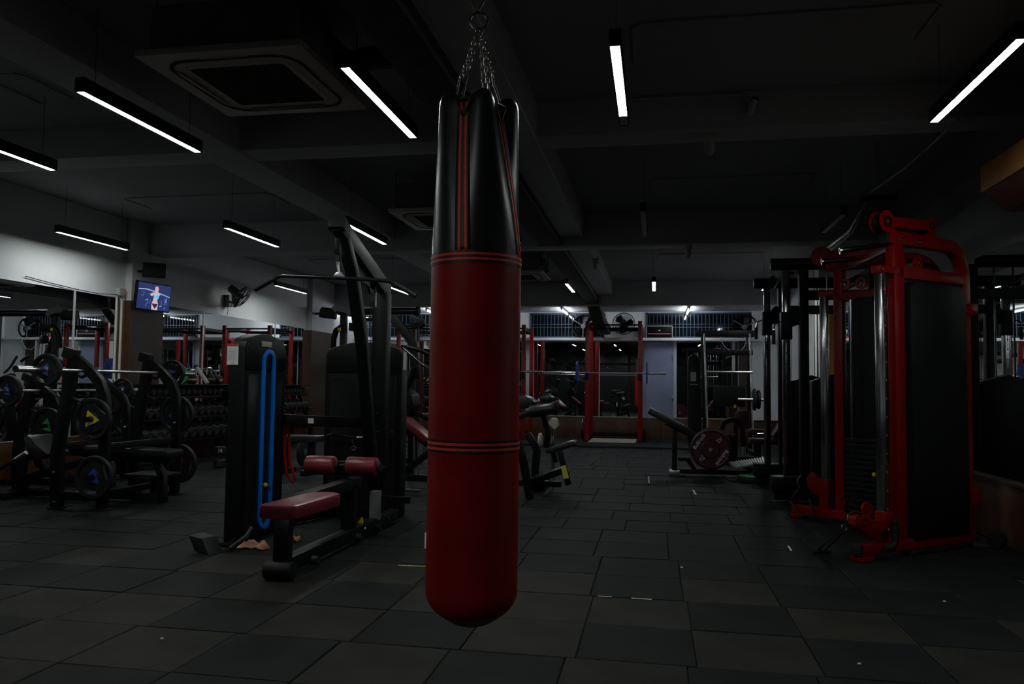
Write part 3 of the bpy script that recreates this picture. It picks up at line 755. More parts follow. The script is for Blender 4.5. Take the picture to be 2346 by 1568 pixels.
# ================================================================== PULLDOWN STATION
st = thing('pulldown_machine', 'black cable pulldown station with wine red seat, thigh rollers and two weight towers', 'weight machine', (-2.4, 5.4, 0))
def tower(origin, u, length, thick, H, slot, parent, label_at):
    """rounded weight-stack shroud; u runs along its broad face, nrm points out of it"""
    o = V(origin); u = V(u).normalized(); n = V((u.y, -u.x, 0))
    prof = [(0, 0), (length, 0), (length, H-.12), (length-.02, H-.07)]
    prof += [(length-.02-(length-.04)*i/10, H-.07+.07*math.sin(PI*i/10)**.8) for i in range(1, 10)]
    prof += [(.02, H-.07), (0, H-.12)]
    sh = B().prism([o+u*a+Z3*b for a, b in prof], -n*thick).build('weight_tower', 'black_plastic', parent, .012)
    hp = [(.015, H-.27), (length-.015, H-.27), (length-.012, H-.125)]+[(length-.03-(length-.06)*i/10, H-.085+.068*math.sin(PI*i/10)**.8) for i in range(0, 11)]+[(.012, H-.125)]
    B().prism([o+u*a+Z3*b+n*.008 for a, b in hp], -n*.010).build('top_cover', 'black_plastic', sh, .004)
    B().prism([o+u*a+Z3*b+n*.004 for a, b in ((.05, .05), (length-.05, .05), (length-.05, H-.30), (.05, H-.30))], -n*.006).build('front_panel', 'black_gloss', sh, .002)
    return sh, o, u, n
Lx = -2.86
y0 = Wx(556, 1000, Lx).y; y1 = Wx(650, 1000, Lx).y
sh, o_, u_, n_ = tower((Lx, y0, 0), (0, 1, 0), y1-y0, .125, 1.50, True, st, None)
# blue rounded slot trim with the selector pin
sc_ = lambda px, py, e=0: Wx(px, py, Lx+e)
pt, pb = sc_(612, 806, .01), sc_(609, 1206, .01); wv = (sc_(623, 1000).y-sc_(600, 1000).y)/2
ym = (pt.y+pb.y)/2
pts = [V((Lx+.012, ym+wv*math.cos(a), pt.z-wv+wv*math.sin(a))) for a in [PI*i/10 for i in range(11)]]+[V((Lx+.012, ym-wv*math.cos(a), pb.z+wv-wv*math.sin(a))) for a in [PI*i/10 for i in range(11)]]
B().path(pts, X3, .022, .036, True).build('slot_trim', 'blue_trim', sh, .006)
p = sc_(608, 1112, .02); B().ball(p, .018, 12).build('selector_pin', 'knob_yellow', sh)
B().tube([p, p+V((.02, .03, -.02)), p+V((.01, .05, -.05))], .004, 6).build('pin_cord', 'black_rubber', sh)
p, q = sc_(600, 782, .012), sc_(622, 797, .012)
B().bx(Lx+.006, Lx+.016, p.y, q.y, q.z, p.z).build('rating_plate', 'nickel_label', sh, .002)
# warning label on the narrow end
e = lambda px, py: Wy(px, py, y0-.003)
a, c = e(521, 788), e(545, 836); lab = B().bx(a.x, c.x, y0-.003, y0, c.z, a.z).build('warning_label', 'paper_white', sh)
B().bx(a.x, c.x, y0-.0045, y0-.003, a.z-.016, a.z).build('label_header', 'label_red', lab)
for k in range(9): B().bx(a.x+.008, c.x-.008-(k % 3)*.006, y0-.004, y0-.003, a.z-.036-k*.010, a.z-.034-k*.010).build('label_text_line', 'print_grey', lab)
B().bx((a.x+c.x)/2-.012, (a.x+c.x)/2+.012, y0-.004, y0-.003, c.z+.006, c.z+.016).build('label_mark', 'knob_yellow', lab)
tp = e(533, 778); B().prism([tp+V((-.016, 0, -.014)), tp+V((.016, 0, -.014)), tp+V((0, 0, .016))], (0, .002, 0)).build('warning_triangle', 'label_red', sh)
# cup holder on the tower's outer end
p = Wx(520, 898, Lx-.16); cu = B().lathe([(.036, -.10), (.04, .02), (.034, .02), (.031, -.09)], p, (0, -.35, 1), 18, True).build('cup_holder', 'black_plastic', sh)

# rear tower, facing the seat
Yt = 6.45; xa, xb = Wy(742, 1000, Yt).x, Wy(918, 1000, Yt).x
sh2, *_r = tower((xa, Yt, 0), (1, 0, 0), xb-xa, .16, 1.50, False, st, None)
a, c = Wx(918, 806, xb+.002), Wx(924, 848, xb+.002)
B().bx(xb, xb+.003, Yt+.03, Yt+.11, c.z, a.z).build('instruction_label', 'paper_white', sh2)

# upright, leaning mast and boom
Yu = 6.2; ux = Wy(876, 700, Yu).x
B().bx(ux-.06, ux+.06, Yu-.06, Yu+.06, .04, Wy(876, 672, Yu).z).build('upright', 'black_metal', st, .008)
Yc = 5.05
tc = Wy(772, 532, Yc); tc.x = ux+.0
def onx(px, py, dx=0): return Wx(px, py, ux+dx)
top_f = onx(783, 532); jn = onx(880, 672)
m0 = onx(806, 620); m1 = onx(831, 800); m2 = onx(846, 1000)
B().path([top_f+V((0, .03, -.03)), m0, m1, m2, V((ux, Yu-.1, .32))], X3, .085, .075).build('leaning_mast', 'black_metal', st, .008)
B().path([top_f+V((0, -.08, .05)), top_f+V((0, .1, -.02)), jn+V((0, .06, .01))], X3, .08, .13).build('boom', 'black_metal', st, .008)
B().box(top_f+V((0, -.08, .045)), (.12, .06, .10), rx=-.45).build('boom_cap', 'black_rubber', st, .01)
gs = [onx(x, y) for x, y in ((786, 545), (800, 552), (846, 622), (880, 672), (862, 672), (834, 650), (815, 640))]
B().prism([p_-X3*.01 for p_ in gs], (.02, 0, 0)).build('gusset_plate', 'black_metal', st)
# bolts
for px, py in ((864, 948), (898, 948), (864, 990), (898, 990)):
    p = Wy(px, py, Yu-.065); B().lathe([(0, -.008), (.008, -.006), (.011, 0)], p, Y3, 10).build('bolt', 'chrome', st)
# top pulley, swivel and pulldown bar (bar stays part of the cable assembly)
pu = onx(777, 585); pu.y -= .02
B().lathe([(.0, -.012), (.045, -.012), (.04, 0), (.045, .012), (0, .012)], pu+V((0, .05, .03)), X3, 20).build('pulley', 'black_plastic', st)
B().box(pu+V((0, .0, .06)), (.035, .05, .12)).build('pulley_bracket', 'black_metal', st, .004)
B().cyl(pu+V((0, 0, .02)), pu+V((0, 0, -.05)), .020, 14).build('cable_stop', 'black_rubber', st)
hk = pu+V((0, 0, -.05)); hb = Wy(777, 634, hk.y)
B().tube([hk, hk+V((0, 0, -.03)), hb+V((.0, 0, .02)), hb], [.014, .010, .009, .012], 10).build('swivel', 'bar_chrome', st)
Yb = hk.y
lb_ = [Wy(px, py, Yb) for px, py in ((584, 664), (612, 648), (640, 633), (652, 632), (777, 637), (880, 643), (896, 646), (925, 662), (953, 679))]
lb = tag(B().tube(lb_, .0145, 12).build('pulldown_bar', 'black_gloss'), 'long bent black pulldown bar hanging from the tower pulley', 'bar')
B().prism([hb+V((-.05, -.012, -.005)), hb+V((.05, -.012, -.005)), hb+V((.02, -.012, .03)), hb+V((-.02, -.012, .03))], (0, .024, 0)).build('hanger_plate', 'steel', lb, .003)
for i, (k, m_) in enumerate(((0, 2), (8, 6))): B().tube([lb_[k], lb_[(k+m_)//2], lb_[m_]+(lb_[k]-lb_[m_])*.15], .0185, 12).build('grip', 'black_rubber', lb)
# mid pulley hook by the upright top
p = onx(850, 660); B().lathe([(0, -.01), (.05, -.01), (.045, 0), (.05, .01), (0, .01)], p, X3, 18).build('pulley', 'black_plastic', st)
p = onx(861, 672); B().cyl(p+V((.03, -.07, 0)), p+V((.03, -.07, -.12)), .009, 8).build('cable_end', 'steel', st)
for px in (850, 854): B().cyl(Wx(px, 690, ux-.06), V((Wx(px, 690, ux-.06).x, Wx(px, 690, ux-.06).y, .35)), .003, 6).build('cable', 'black_rubber', st)

# bench: base beam, curved front leg, seat, post, rollers
bxx = Wz(640, 1330, 0).x; yf = 4.32
B().bar((bxx, yf, .075), (bxx+.02, Yu+.05, .075), .085, .085).build('base_beam', 'black_metal', st, .008)
B().tube([(bxx-.085, yf-.03, .055), (bxx+.085, yf-.03, .055)], .052, 16).build('foot_roller', 'black_rubber', st, .01)
for y in (yf+.28, 5.35, 5.75): B().lathe([(0, -.05), (.028, -.045), (.028, 0)], (bxx+.10 if y < 5 else bxx+.09, y, .05), X3, 12).build('end_cap', 'black_rubber', st)
for y in (5.5, 6.0): B().lathe([(0, -.01), (.012, -.008), (.016, 0)], (bxx+.055, y, .08), -X3, 10).build('bolt', 'chrome', st)
leg = [V((bxx, yf+.0, .09)), V((bxx, yf+.005, .25)), V((bxx, yf+.02, .33)), V((bxx, yf+.06, .385)), V((bxx, yf+.14, .415)), V((bxx, yf+.25, .425)), V((bxx, 5.45, .43))]
B().path(leg, X3, .09, .075).build('front_leg', 'black_metal', st, .008)
B().bx(bxx-.045, bxx+.045, 5.28, 5.36, .11, .42).build('rear_leg', 'black_metal', st, .008)
f1, f2, r1, r2 = Wz(586, 1157, .50), Wz(678, 1160, .50), Wz(792, 1128, .50), Wz(712, 1126, .50)
ol = []
def rc(a, b, c, rr): a, b, c = V(a), V(b), V(c); return [b+(a-b).normalized()*rr*(1-t)+(c-b).normalized()*rr*t*1.0 if False else (b+(a-b).normalized()*rr)*(1-t)**2+b*(2*t*(1-t))+(b+(c-b).normalized()*rr)*t*t for t in (0, .25, .5, .75, 1)]
seat_pts = rc(r2, f1, f2, .05)+rc(f1, f2, r1, .05)+rc(f2, r1, r2, .10)+rc(r1, r2, f1, .10)
B().prism([p-Z3*.075 for p in seat_pts], (0, 0, .075)).build('seat', 'wine_vinyl', st, .018)
# roller mast with yellow knobs
Yr = 5.33; rp = Wy(781, 1068, Yr)
B().bx(rp.x-.04, rp.x+.04, Yr+.02, Yr+.09, .40, rp.z+.03).build('roller_mast', 'black_metal', st, .006)
B().bx(rp.x-.05, rp.x+.05, Yr+.01, Yr+.10, .40, .52).build('mast_sleeve', 'black_metal', st, .006)
B().cyl((rp.x-.26, Yr, rp.z), (rp.x+.27, Yr, rp.z), .016, 12).build('roller_axle', 'black_metal', st)
for a, c in ((701, 770), (794, 866)):
    p, q = Wy(a, 1069, Yr), Wy(c, 1069, Yr); L = q.x-p.x; z = rp.z
    B().lathe([(.016, 0), (.050, .002), (.064, .012), (.068, .03), (.068, L-.03), (.064, L-.012), (.050, L-.002), (.016, L)], (p.x, Yr, z), X3, 28).build('thigh_roller', 'wine_vinyl', st)
    B().lathe([(.03, L), (.04, L+.006), (.035, L+.02), (0, L+.022)], (p.x, Yr, z), X3, 16).build('roller_end_cap', 'black_rubber', st)
p = Wy(803, 1115, Yr-.01); B().lathe([(0, -.03), (.014, -.028), (.021, -.01), (.016, .01), (.008, .03)], p, (0, 1, .1), 14).build('adjuster_knob', 'knob_yellow', st)
p = Wy(824, 1196, 5.5); B().prism([p+V((-.02, 0, 0)), p+V((0, 0, .015)), p+V((.012, 0, .035)), p+V((.02, 0, .0)), p+V((.012, 0, -.03))], (0, .03, 0)).build('adjuster_knob', 'knob_yellow', st, .006)
B().bar((rp.x-.02, 5.4, .47), (rp.x+.1, 5.9, .47), .1, .06).build('mast_bracket', 'black_metal', st, .006)
B().bx(rp.x-.02, rp.x+.04, 5.46, 5.50, .501, .506).build('sticker', 'paper_white', st)
B().bar((bxx, 5.85, .25), (bxx+.28, 5.85, .25), .05, .05).build('cross_foot', 'black_metal', st, .005)
B().bx(bxx-.01, bxx+.06, 5.75, 5.83, .1, .32).build('pulley_housing', 'grey_metal', st, .005)
# tie beam with sticker between the towers
a, c = Wy(650, 962, 5.7), Wy(848, 970, Yt-.12)
B().bar(a, c, .07, .085).build('tie_beam', 'black_metal', st, .008)
m_ = a+(c-a)*.27; dn = (c-a).normalized(); nn2 = V((dn.y, -dn.x, 0))
B().prism([m_+nn2*.036+dn*s1+Z3*s2 for s1, s2 in ((-.025, -.02), (.025, -.02), (.025, .02), (-.025, .02))], nn2*.001).build('sticker', 'paper_white', st)
B().bar((Lx-.06, y1-.05, .05), (xa+.1, Yt+.02, .05), .07, .07).build('floor_tie', 'black_metal', st, .006)
# low handle bar hanging on a hook in front of the rear tower
Yh = Yt-.07
hp_ = [Wy(px, py, Yh) for px, py in ((748, 1000), (762, 995), (790, 999), (812, 1003), (845, 1003), (875, 1000), (897, 993))]
hb_ = tag(B().tube(hp_, .012, 10).build('handle_bar', 'black_metal'), 'short worn dark handle bar on a chrome hook before the rear weight tower', 'bar')
B().tube([Wy(808, 1003, Yh), Wy(808, 1015, Yh), Wy(811, 1024, Yh)], .006, 8).build('hook_shank', 'chrome', hb_)
B().tube([Wy(811, 1028, Yh)+V((.02*math.cos(a), 0, .016*math.sin(a))) for a in [2*PI*k/14 for k in range(14)]], .005, 8, True).build('hook_ring', 'chrome', hb_)
B().tube([Wy(818, 1003, Yh), Wy(832, 1003, Yh)], .016, 10).build('clamp', 'steel', hb_)
# foot plates of the low row
p = Wz(480, 1268, 0)
B().prism([p+V(q) for q in ((-.10, -.02, .01), (.03, -.06, .0), (.075, .05, .0), (-.06, .10, .01))], (-.07, .03, .10)).build('foot_plate', 'black_rubber', st, .012)
q = Wz(550, 1262, 0)
B().tube([p+V((.02, .05, .05)), q+V((-.08, .0, .03)), V((Lx-.05, y0+.06, .04))], .016, 8).build('plate_arm', 'black_metal', st)
B().tube([q+V((-.04, -.06, .02)), q+V((.03, .03, .09)), q+V((.04, .08, .14))], .018, 8).build('plate_lever', 'black_metal', st)

# crumpled brown rags on the floor at the tower's foot
def rag(px, py, s, seed, label):
    c = Wz(px, py, 0); rnd = random.Random(seed); b = B(); n = 9
    for j in range(n):
        for i in range(n):
            u, v2 = i/(n-1)-.5, j/(n-1)-.5
            h = .012+s*.22*abs(math.sin(u*9+seed)*math.cos(v2*7+seed*2))+rnd.uniform(0, s*.05)
            if i in (0, n-1) or j in (0, n-1): h *= .35
            b.v.append(c+V((u*s*1.25+.02*math.sin(v2*8+seed), v2*s*.6+.015*math.sin(u*11), h)))
    for j in range(n-1):
        for i in range(n-1): b.f.append((j*n+i, j*n+i+1, (j+1)*n+i+1, (j+1)*n+i))
    o = b.build('rag', 'cloth_tan', angle=25); md = o.modifiers.new('t', 'SOLIDIFY'); md.thickness = .004
    tag(o, label, 'cloth', 'brown rags on the floor')
rag(580, 1257, .19, 2, 'crumpled brown rag lying by the foot plates of the weight tower')
rag(664, 1240, .11, 5, 'small crumpled brown rag lying behind the front leg of the seat')
# red exercise band hanging on the tie beam
bp = [Wy(px, py, Yy) for px, py, Yy in ((655, 950, 5.80), (654, 985, 5.82), (652, 1040, 5.85), (656, 1085, 5.9), (672, 1108, 5.95), (676, 1096, 5.93), (664, 1060, 5.9), (662, 1000, 5.85), (660, 955, 5.81))]
tag(B().tube(bp, .011, 8).build('exercise_band', 'red_tape'), 'red looped exercise band hanging from the tie beam between the towers', 'band')

# ================================================================== RED CABLE MACHINE
def pulley(c, axis, r, parent, material='red_paint', name='pulley'):
    o = B(); o.ring(c, axis, r, r*.62, .016, 24)
    for k in range(3):
        x, y, a = basis(axis); an = 2*PI*k/3+.4; d = x*math.cos(an)+y*math.sin(an); e2 = a.cross(d)
        o.prism([V(c)+d*(r*.2)+e2*(r*.16)-a*.005, V(c)+d*(r*.66)+e2*(r*.2)-a*.005, V(c)+d*(r*.66)-e2*(r*.2)-a*.005, V(c)+d*(r*.2)-e2*(r*.16)-a*.005], a*.010)
    o.lathe([(.0, -.012), (r*.28, -.012), (r*.28, .012), (0, .012)], c, axis, 16)
    p = o.build(name, material, parent)
    B().lathe([(0, -.022), (r*.12, -.02), (r*.15, -.01), (r*.15, .012)], c, axis, 12).build('axle_bolt', 'chrome', p)
    return p
p0 = Wz(2060, 1274, 0); d1 = V((.78, .63, 0)).normalized(); n1 = V((d1.y, -d1.x, 0))     # n1 faces the camera side
rc_ = thing('cable_machine', 'tall bright red twin-column cable machine with black weight shrouds by the right mirrors', 'weight machine', (1.75, 6.6, 0))
def P1(px, py, off=0): return Wp(px, py, p0+n1*off, d1)
PW = .105
pz = lambda px, py: P1(px, py).z
def along(s, z, off=0): return V((p0.x, p0.y, 0))+d1*s+Z3*z+n1*off
def s_of(px, py): return (P1(px, py)-p0).dot(d1)
ztop = pz(2060, 548); sR = s_of(2205, 700)
B().path([along(0, .05), along(0, ztop-.02)], n1, .07, PW).build('front_post', 'red_paint', rc_, .008)
# top beam bending down into the rear post
R_ = .20; tb = [along(-.10, ztop), along(sR-R_, ztop)]+[along(sR-R_+R_*math.sin(a), ztop-R_+R_*math.cos(a)) for a in (.26, .52, .78, 1.05, 1.31, PI/2)]+[along(sR, .05)]
B().path(tb, n1, .072, .088).build('arched_frame', 'red_paint', rc_, .008)
B().path([along(0, pz(2100, 630)), along(sR, pz(2100, 630)-.0)], n1, .07, .085).build('cross_beam', 'red_paint', rc_, .006)
B().path([along(-.44, .075), along(sR+.05, .075)], n1, .085, .07).build('base_beam', 'red_paint', rc_, .006)
B().path([along(-.452, .08), along(-.43, .08)], n1, .088, .074).build('end_cap', 'black_rubber', rc_, .004)
B().path([along(-.44, .02), along(-.33, .02)], n1, .11, .035).build('foot_pad', 'red_paint', rc_, .006)
B().path([along(.05, .02), along(sR, .02)], n1, .10, .03).build('base_rubber', 'black_rubber', rc_, .006)
B().path([along(-.115, ztop), along(-.10, ztop)], n1, .074, .09).build('end_cap', 'black_rubber', rc_, .003)
# weight shroud with rounded top
s0, s1_ = .10, sR-.035; zp = pz(2145, 652); zl = .10
cs = [(s0, zl), (s1_, zl)]+[(s1_-.09+.09*math.cos(a), zp-.09+.09*math.sin(a)) for a in [PI/2*i/6 for i in range(7)]]+[(s0+.09-.09*math.sin(a), zp-.09+.09*math.cos(a)) for a in [PI/2*i/6 for i in range(7)]]
B().prism([along(s, z, .05) for s, z in cs], -n1*.17).build('weight_shroud', 'black_plastic', rc_, .006)
# pulley carrier on top of the beam: dog-bone plates and discs
ca, cb = along(s_of(2020, 510), pz(2020, 510)), along(s_of(2122, 520), pz(2122, 520))
dz = (cb-ca); th = math.atan2(dz.z, dz.dot(d1))
ra, rb = .080, .058
def dog(off):
    out = []
    for i in range(13):
        a = th+math.radians(28)+math.radians(304)*i/12; out.append(ca+d1*(ra*math.cos(a))+Z3*(ra*math.sin(a)))
    for i in range(9):
        a = th-math.radians(145)+math.radians(290)*i/8; out.append(cb+d1*(rb*math.cos(a))+Z3*(rb*math.sin(a)))
    return [p+n1*off for p in out]
B().prism(dog(.045), -n1*.008).build('pulley_plate', 'red_paint', rc_)
B().prism(dog(-.037), -n1*.008).build('pulley_plate', 'red_paint', rc_)
for c, r in ((ca, ra*.86), (cb, rb*.86)):
    B().lathe([(0, -.02), (r, -.02), (r*.9, 0), (r, .02), (0, .02)], c, n1, 24).build('pulley', 'black_plastic', rc_)
    B().ring(c+n1*.047, n1, r*.62, r*.36, .004, 20).build('disc_slot', 'black_metal', rc_)
    B().lathe([(0, .062), (.008, .06), (.012, .05)], c, n1, 10).build('axle_bolt', 'chrome', rc_)
B().prism([along(s, z, .035) for s, z in ((s_of(2122, 540)-.03, ztop+.03), (s_of(2122, 540)+.07, ztop+.03), (s_of(2122, 520)+.05, cb.z), (s_of(2122, 520)-.0, cb.z-.03))], -n1*.07).build('carrier_foot', 'red_paint', rc_, .004)
B().prism([along(s, z, .03) for s, z in ((s_of(2024, 545), ztop+.03), (s_of(2060, 545), ztop+.03), (s_of(2040, 525), ca.z-.04), (s_of(2015, 525), ca.z-.04))], -n1*.06).build('carrier_foot', 'red_paint', rc_, .004)
for px in (2055, 2095): B().lathe([(0, .048), (.012, .045), (.016, .036)], along(s_of(px, 550), ztop-.01), n1, 12).build('bolt', 'chrome', rc_)
pulley(along(s_of(2102, 603), pz(2102, 603), .0), n1, .048, rc_); pulley(along(s_of(2070, 603), pz(2070, 603), -.02), n1, .048, rc_)
# chromed slide column with holes
sc0 = s_of(2021, 900); zc0, zc1 = .16, pz(2018, 625)
cc = B().path([along(sc0, zc0), along(sc0, zc1)], n1, .062, .062).build('slide_column', 'chrome', rc_, .005)
for k in range(13):
    z = zc1-.12-k*.125
    if z > zc0+.1: B().lathe([(0, -.0015), (.009, -.0015), (.009, .002)], along(sc0, z, .0315), n1, 10).build('pin_hole', 'red_tape', cc)
B().path([along(sc0-.05, zc1+.02), along(0, zc1+.02)], n1, .08, .05).build('column_bracket', 'red_paint', rc_, .006)
B().lathe([(0, .05), (.01, .048), (.014, .04)], along(sc0-.035, zc1+.02), n1, 10).build('bolt', 'chrome', rc_)
B().path([along(sc0, .10), along(sc0, zc0+.02)], n1, .05, .05).build('column_foot', 'red_paint', rc_, .004)
# low pulley carriage
q1, q2 = P1(1980, 1167), P1(1969, 1198)
pg = [P1(x, y, .03) for x, y in ((1962, 1185), (1990, 1178), (1998, 1192), (2026, 1194), (2030, 1238), (2010, 1240), (1972, 1218), (1960, 1205))]
B().prism(pg, -n1*.06).build('carriage_plate', 'red_paint', rc_, .005)
pulley(q1+n1*.02, n1, .052, rc_); pulley(q2+n1*.035, n1, .052, rc_)
B().path([along(sc0, q2.z-.09), along(sc0, q2.z+.06)], n1, .085, .085).build('carriage_sleeve', 'red_paint', rc_, .006)
k_ = P1(2035, 1216, .05); B().tube([k_-d1*.05+Z3*.02, k_-d1*.01], .012, 8).build('lock_lever', 'red_paint', rc_); B().ball(k_, .016, 10).build('lock_pin_knob', 'chrome', rc_)
# bent black handle with chrome cap beside the post
hb2 = [P1(x, y, .08) for x, y in ((2051, 1196), (2052, 1225), (2050, 1245), (2040, 1255), (2025, 1258))]
B().tube(hb2, .022, 12).build('side_handle', 'black_rubber', rc_); B().cyl(P1(2051, 1196, .08), P1(2051, 1187, .08), .024, 12).build('handle_cap', 'chrome', rc_)
# snap hook and strap handle lying on the floor
h0 = P1(1972, 1178, .02)
hk_ = [P1(1950, 1175, .1), P1(1941, 1183, .15), P1(1940, 1196, .18), P1(1934, 1206, .2)]
sh_ = thing('strap_handle', 'black webbing strap handle hooked to the low pulley of the red machine', 'strap', Wz(1880, 1272, 0))
B().tube([h0, P1(1957, 1174, .06), hk_[0]], .010, 8).build('cable_end', 'black_rubber', sh_)
B().tube(hk_, .007, 8).build('snap_hook', 'chrome', sh_)
B().tube([hk_[-1]+V((0, 0, -.01))+V((.016*math.cos(a), .0, .018*math.sin(a))) for a in [2*PI*i/12 for i in range(12)]], .005, 6, True).build('hook_ring', 'chrome', sh_)
e1, e2 = hk_[-1]+V((0, 0, -.03)), Wz(1880, 1262, .03)
for off in (-.018, .018):
    wv_ = V((.6, -.8, 0))*off
    B().path([e1, e1+(e2-e1)*.4+wv_, e2+wv_*1.6], V((.5, .5, .2)), .035, .006).build('webbing', 'black_rubber', sh_)
B().tube([e2+V((-.06, -.03, 0)), e2+V((.06, .0, .0))], .022, 12).build('grip', 'black_rubber', sh_)
# rear tie stubs toward the wall
for px, py, hgt in ((2228, 712, .09), (2232, 1138, .13)):
    c = along(sR+.0, P1(px, py).z); B().path([c, c+d1*.12], n1, .10, hgt).build('tie_stub', 'red_paint', rc_, .01)

# second column, mirrored about the machine's middle line
YM = 6.62
d2 = V((d1.x, -d1.y, 0)); n2 = V((d2.y, -d2.x, 0))
pp = Wz(1929, 1200, 0); base2 = V((pp.x, pp.y, 0))
def a2(s, z, off=0): return base2+d2*s+Z3*z+n2*off
def P2(px, py, off=0): return Wp(px, py, base2+n2*off, d2)
def s2(px, py): return (P2(px, py)-base2).dot(d2)
z2t = ztop
B().path([a2(0, .05), a2(0, z2t-.02)], n2, .07, .08).build('front_post', 'red_paint', rc_, .008)
t2 = [a2(-.10, z2t), a2(sR-R_, z2t)]+[a2(sR-R_+R_*math.sin(a), z2t-R_+R_*math.cos(a)) for a in (.26, .52, .78, 1.05, 1.31, PI/2)]+[a2(sR, .05)]
B().path(t2, n2, .072, .088).build('arched_frame', 'red_paint', rc_, .008)
B().path([a2(0, z2t-.27), a2(sR, z2t-.27)], n2, .07, .085).build('cross_beam', 'red_paint', rc_, .006)
B().path([a2(-.44, .075), a2(sR, .075)], n2, .085, .07).build('base_beam', 'red_paint', rc_, .006)
B().path([a2(-.44, .02), a2(-.33, .02)], n2, .11, .035).build('foot_pad', 'red_paint', rc_, .006)
B().prism([a2(s, z, .05) for s, z in cs], -n2*.15).build('weight_shroud', 'black_plastic', rc_, .006)
c2 = P2(1885, 594); B().lathe([(0, -.03), (.085, -.03), (.085, .03), (0, .03)], a2(-.16, z2t+.10), n2, 24).build('pulley_plate', 'red_paint', rc_)
B().path([a2(-.16, z2t+.10), a2(.25, z2t+.09)], n2, .05, .07).build('pulley_carrier', 'red_paint', rc_, .005)
for ss in (.06, .20): pulley(a2(ss, z2t-.17, .02), n2, .05, rc_)
s_c2 = s2(1890, 900); B().path([a2(s_c2, .32), a2(s_c2, zc1)], n2, .055, .055).build('slide_column', 'chrome', rc_, .005)
B().path([a2(s_c2-.04, zc1+.02), a2(0, zc1+.02)], n2, .07, .05).build('column_bracket', 'red_paint', rc_, .006)
B().path([a2(s_c2, .10), a2(s_c2, .36)], n2, .085, .085).build('carriage_sleeve', 'red_paint', rc_, .006)
pg = [a2(s_c2+s, z, .02) for s, z in ((-.17, .36), (-.12, .42), (-.06, .36), (.03, .34), (.03, .2), (-.04, .19), (-.16, .28))]
B().prism(pg, -n2*.05).build('carriage_plate', 'red_paint', rc_, .005)
pulley(a2(s_c2+.19, .21, .04), n2, .055, rc_)
B().tube([a2(s_c2-.21, .38, .03), a2(s_c2-.24, .33, .04), a2(s_c2-.23, .26, .04)], .008, 8).build('snap_hook', 'chrome', rc_)
B().tube([a2(s_c2-.23, .25, .05), a2(s_c2-.3, .14, .06), a2(s_c2-.2, .04, .09), a2(s_c2-.05, .05, .1), a2(s_c2-.12, .18, .06)], .012, 8).build('strap', 'black_rubber', rc_)
# guide rods, selector weights between the columns
g0 = a2(.20, 0, .09)
for s in (.14, .36): B().cyl(a2(s, .12, .085), a2(s, z2t-.31, .085), .010, 10).build('guide_rod', 'chrome', rc_)
for k in range(14): B().path([a2(.08, .13+k*.045, .085), a2(.42, .13+k*.045, .085)], n2, .05, .040).build('weight_plate', 'black_metal', rc_, .003)
B().ball(P2(2003, 1088, .12), .02, 10).build('selector_pin', 'knob_yellow', rc_)
# pull-up bars joining the columns
A_, B_ = along(.0, ztop), a2(.0, z2t)
B().path([A_+d1*.12, B_+d2*.12], Z3, .08, .08).build('top_beam', 'red_paint', rc_, .006)
for (xa_, ya_), (xb_, yb__), Yv in (((1926, 575), (2034, 559), 6.25), ((1884, 600), (1992, 590), 6.95)):
    a_, b_ = Wy(xa_, ya_, Yv), Wy(xb_, yb__, Yv)
    tgt = A_+(B_-A_)*((Yv-A_.y)/(B_.y-A_.y))+d1*.1
    B().tube([a_, b_, V((tgt.x+.02, Yv, tgt.z))], .020, 12).build('pull_up_bar', 'black_gloss', rc_)
    B().ring(a_, (b_-a_), .026, .014, .016, 16).build('bar_collar', 'bar_chrome', rc_)

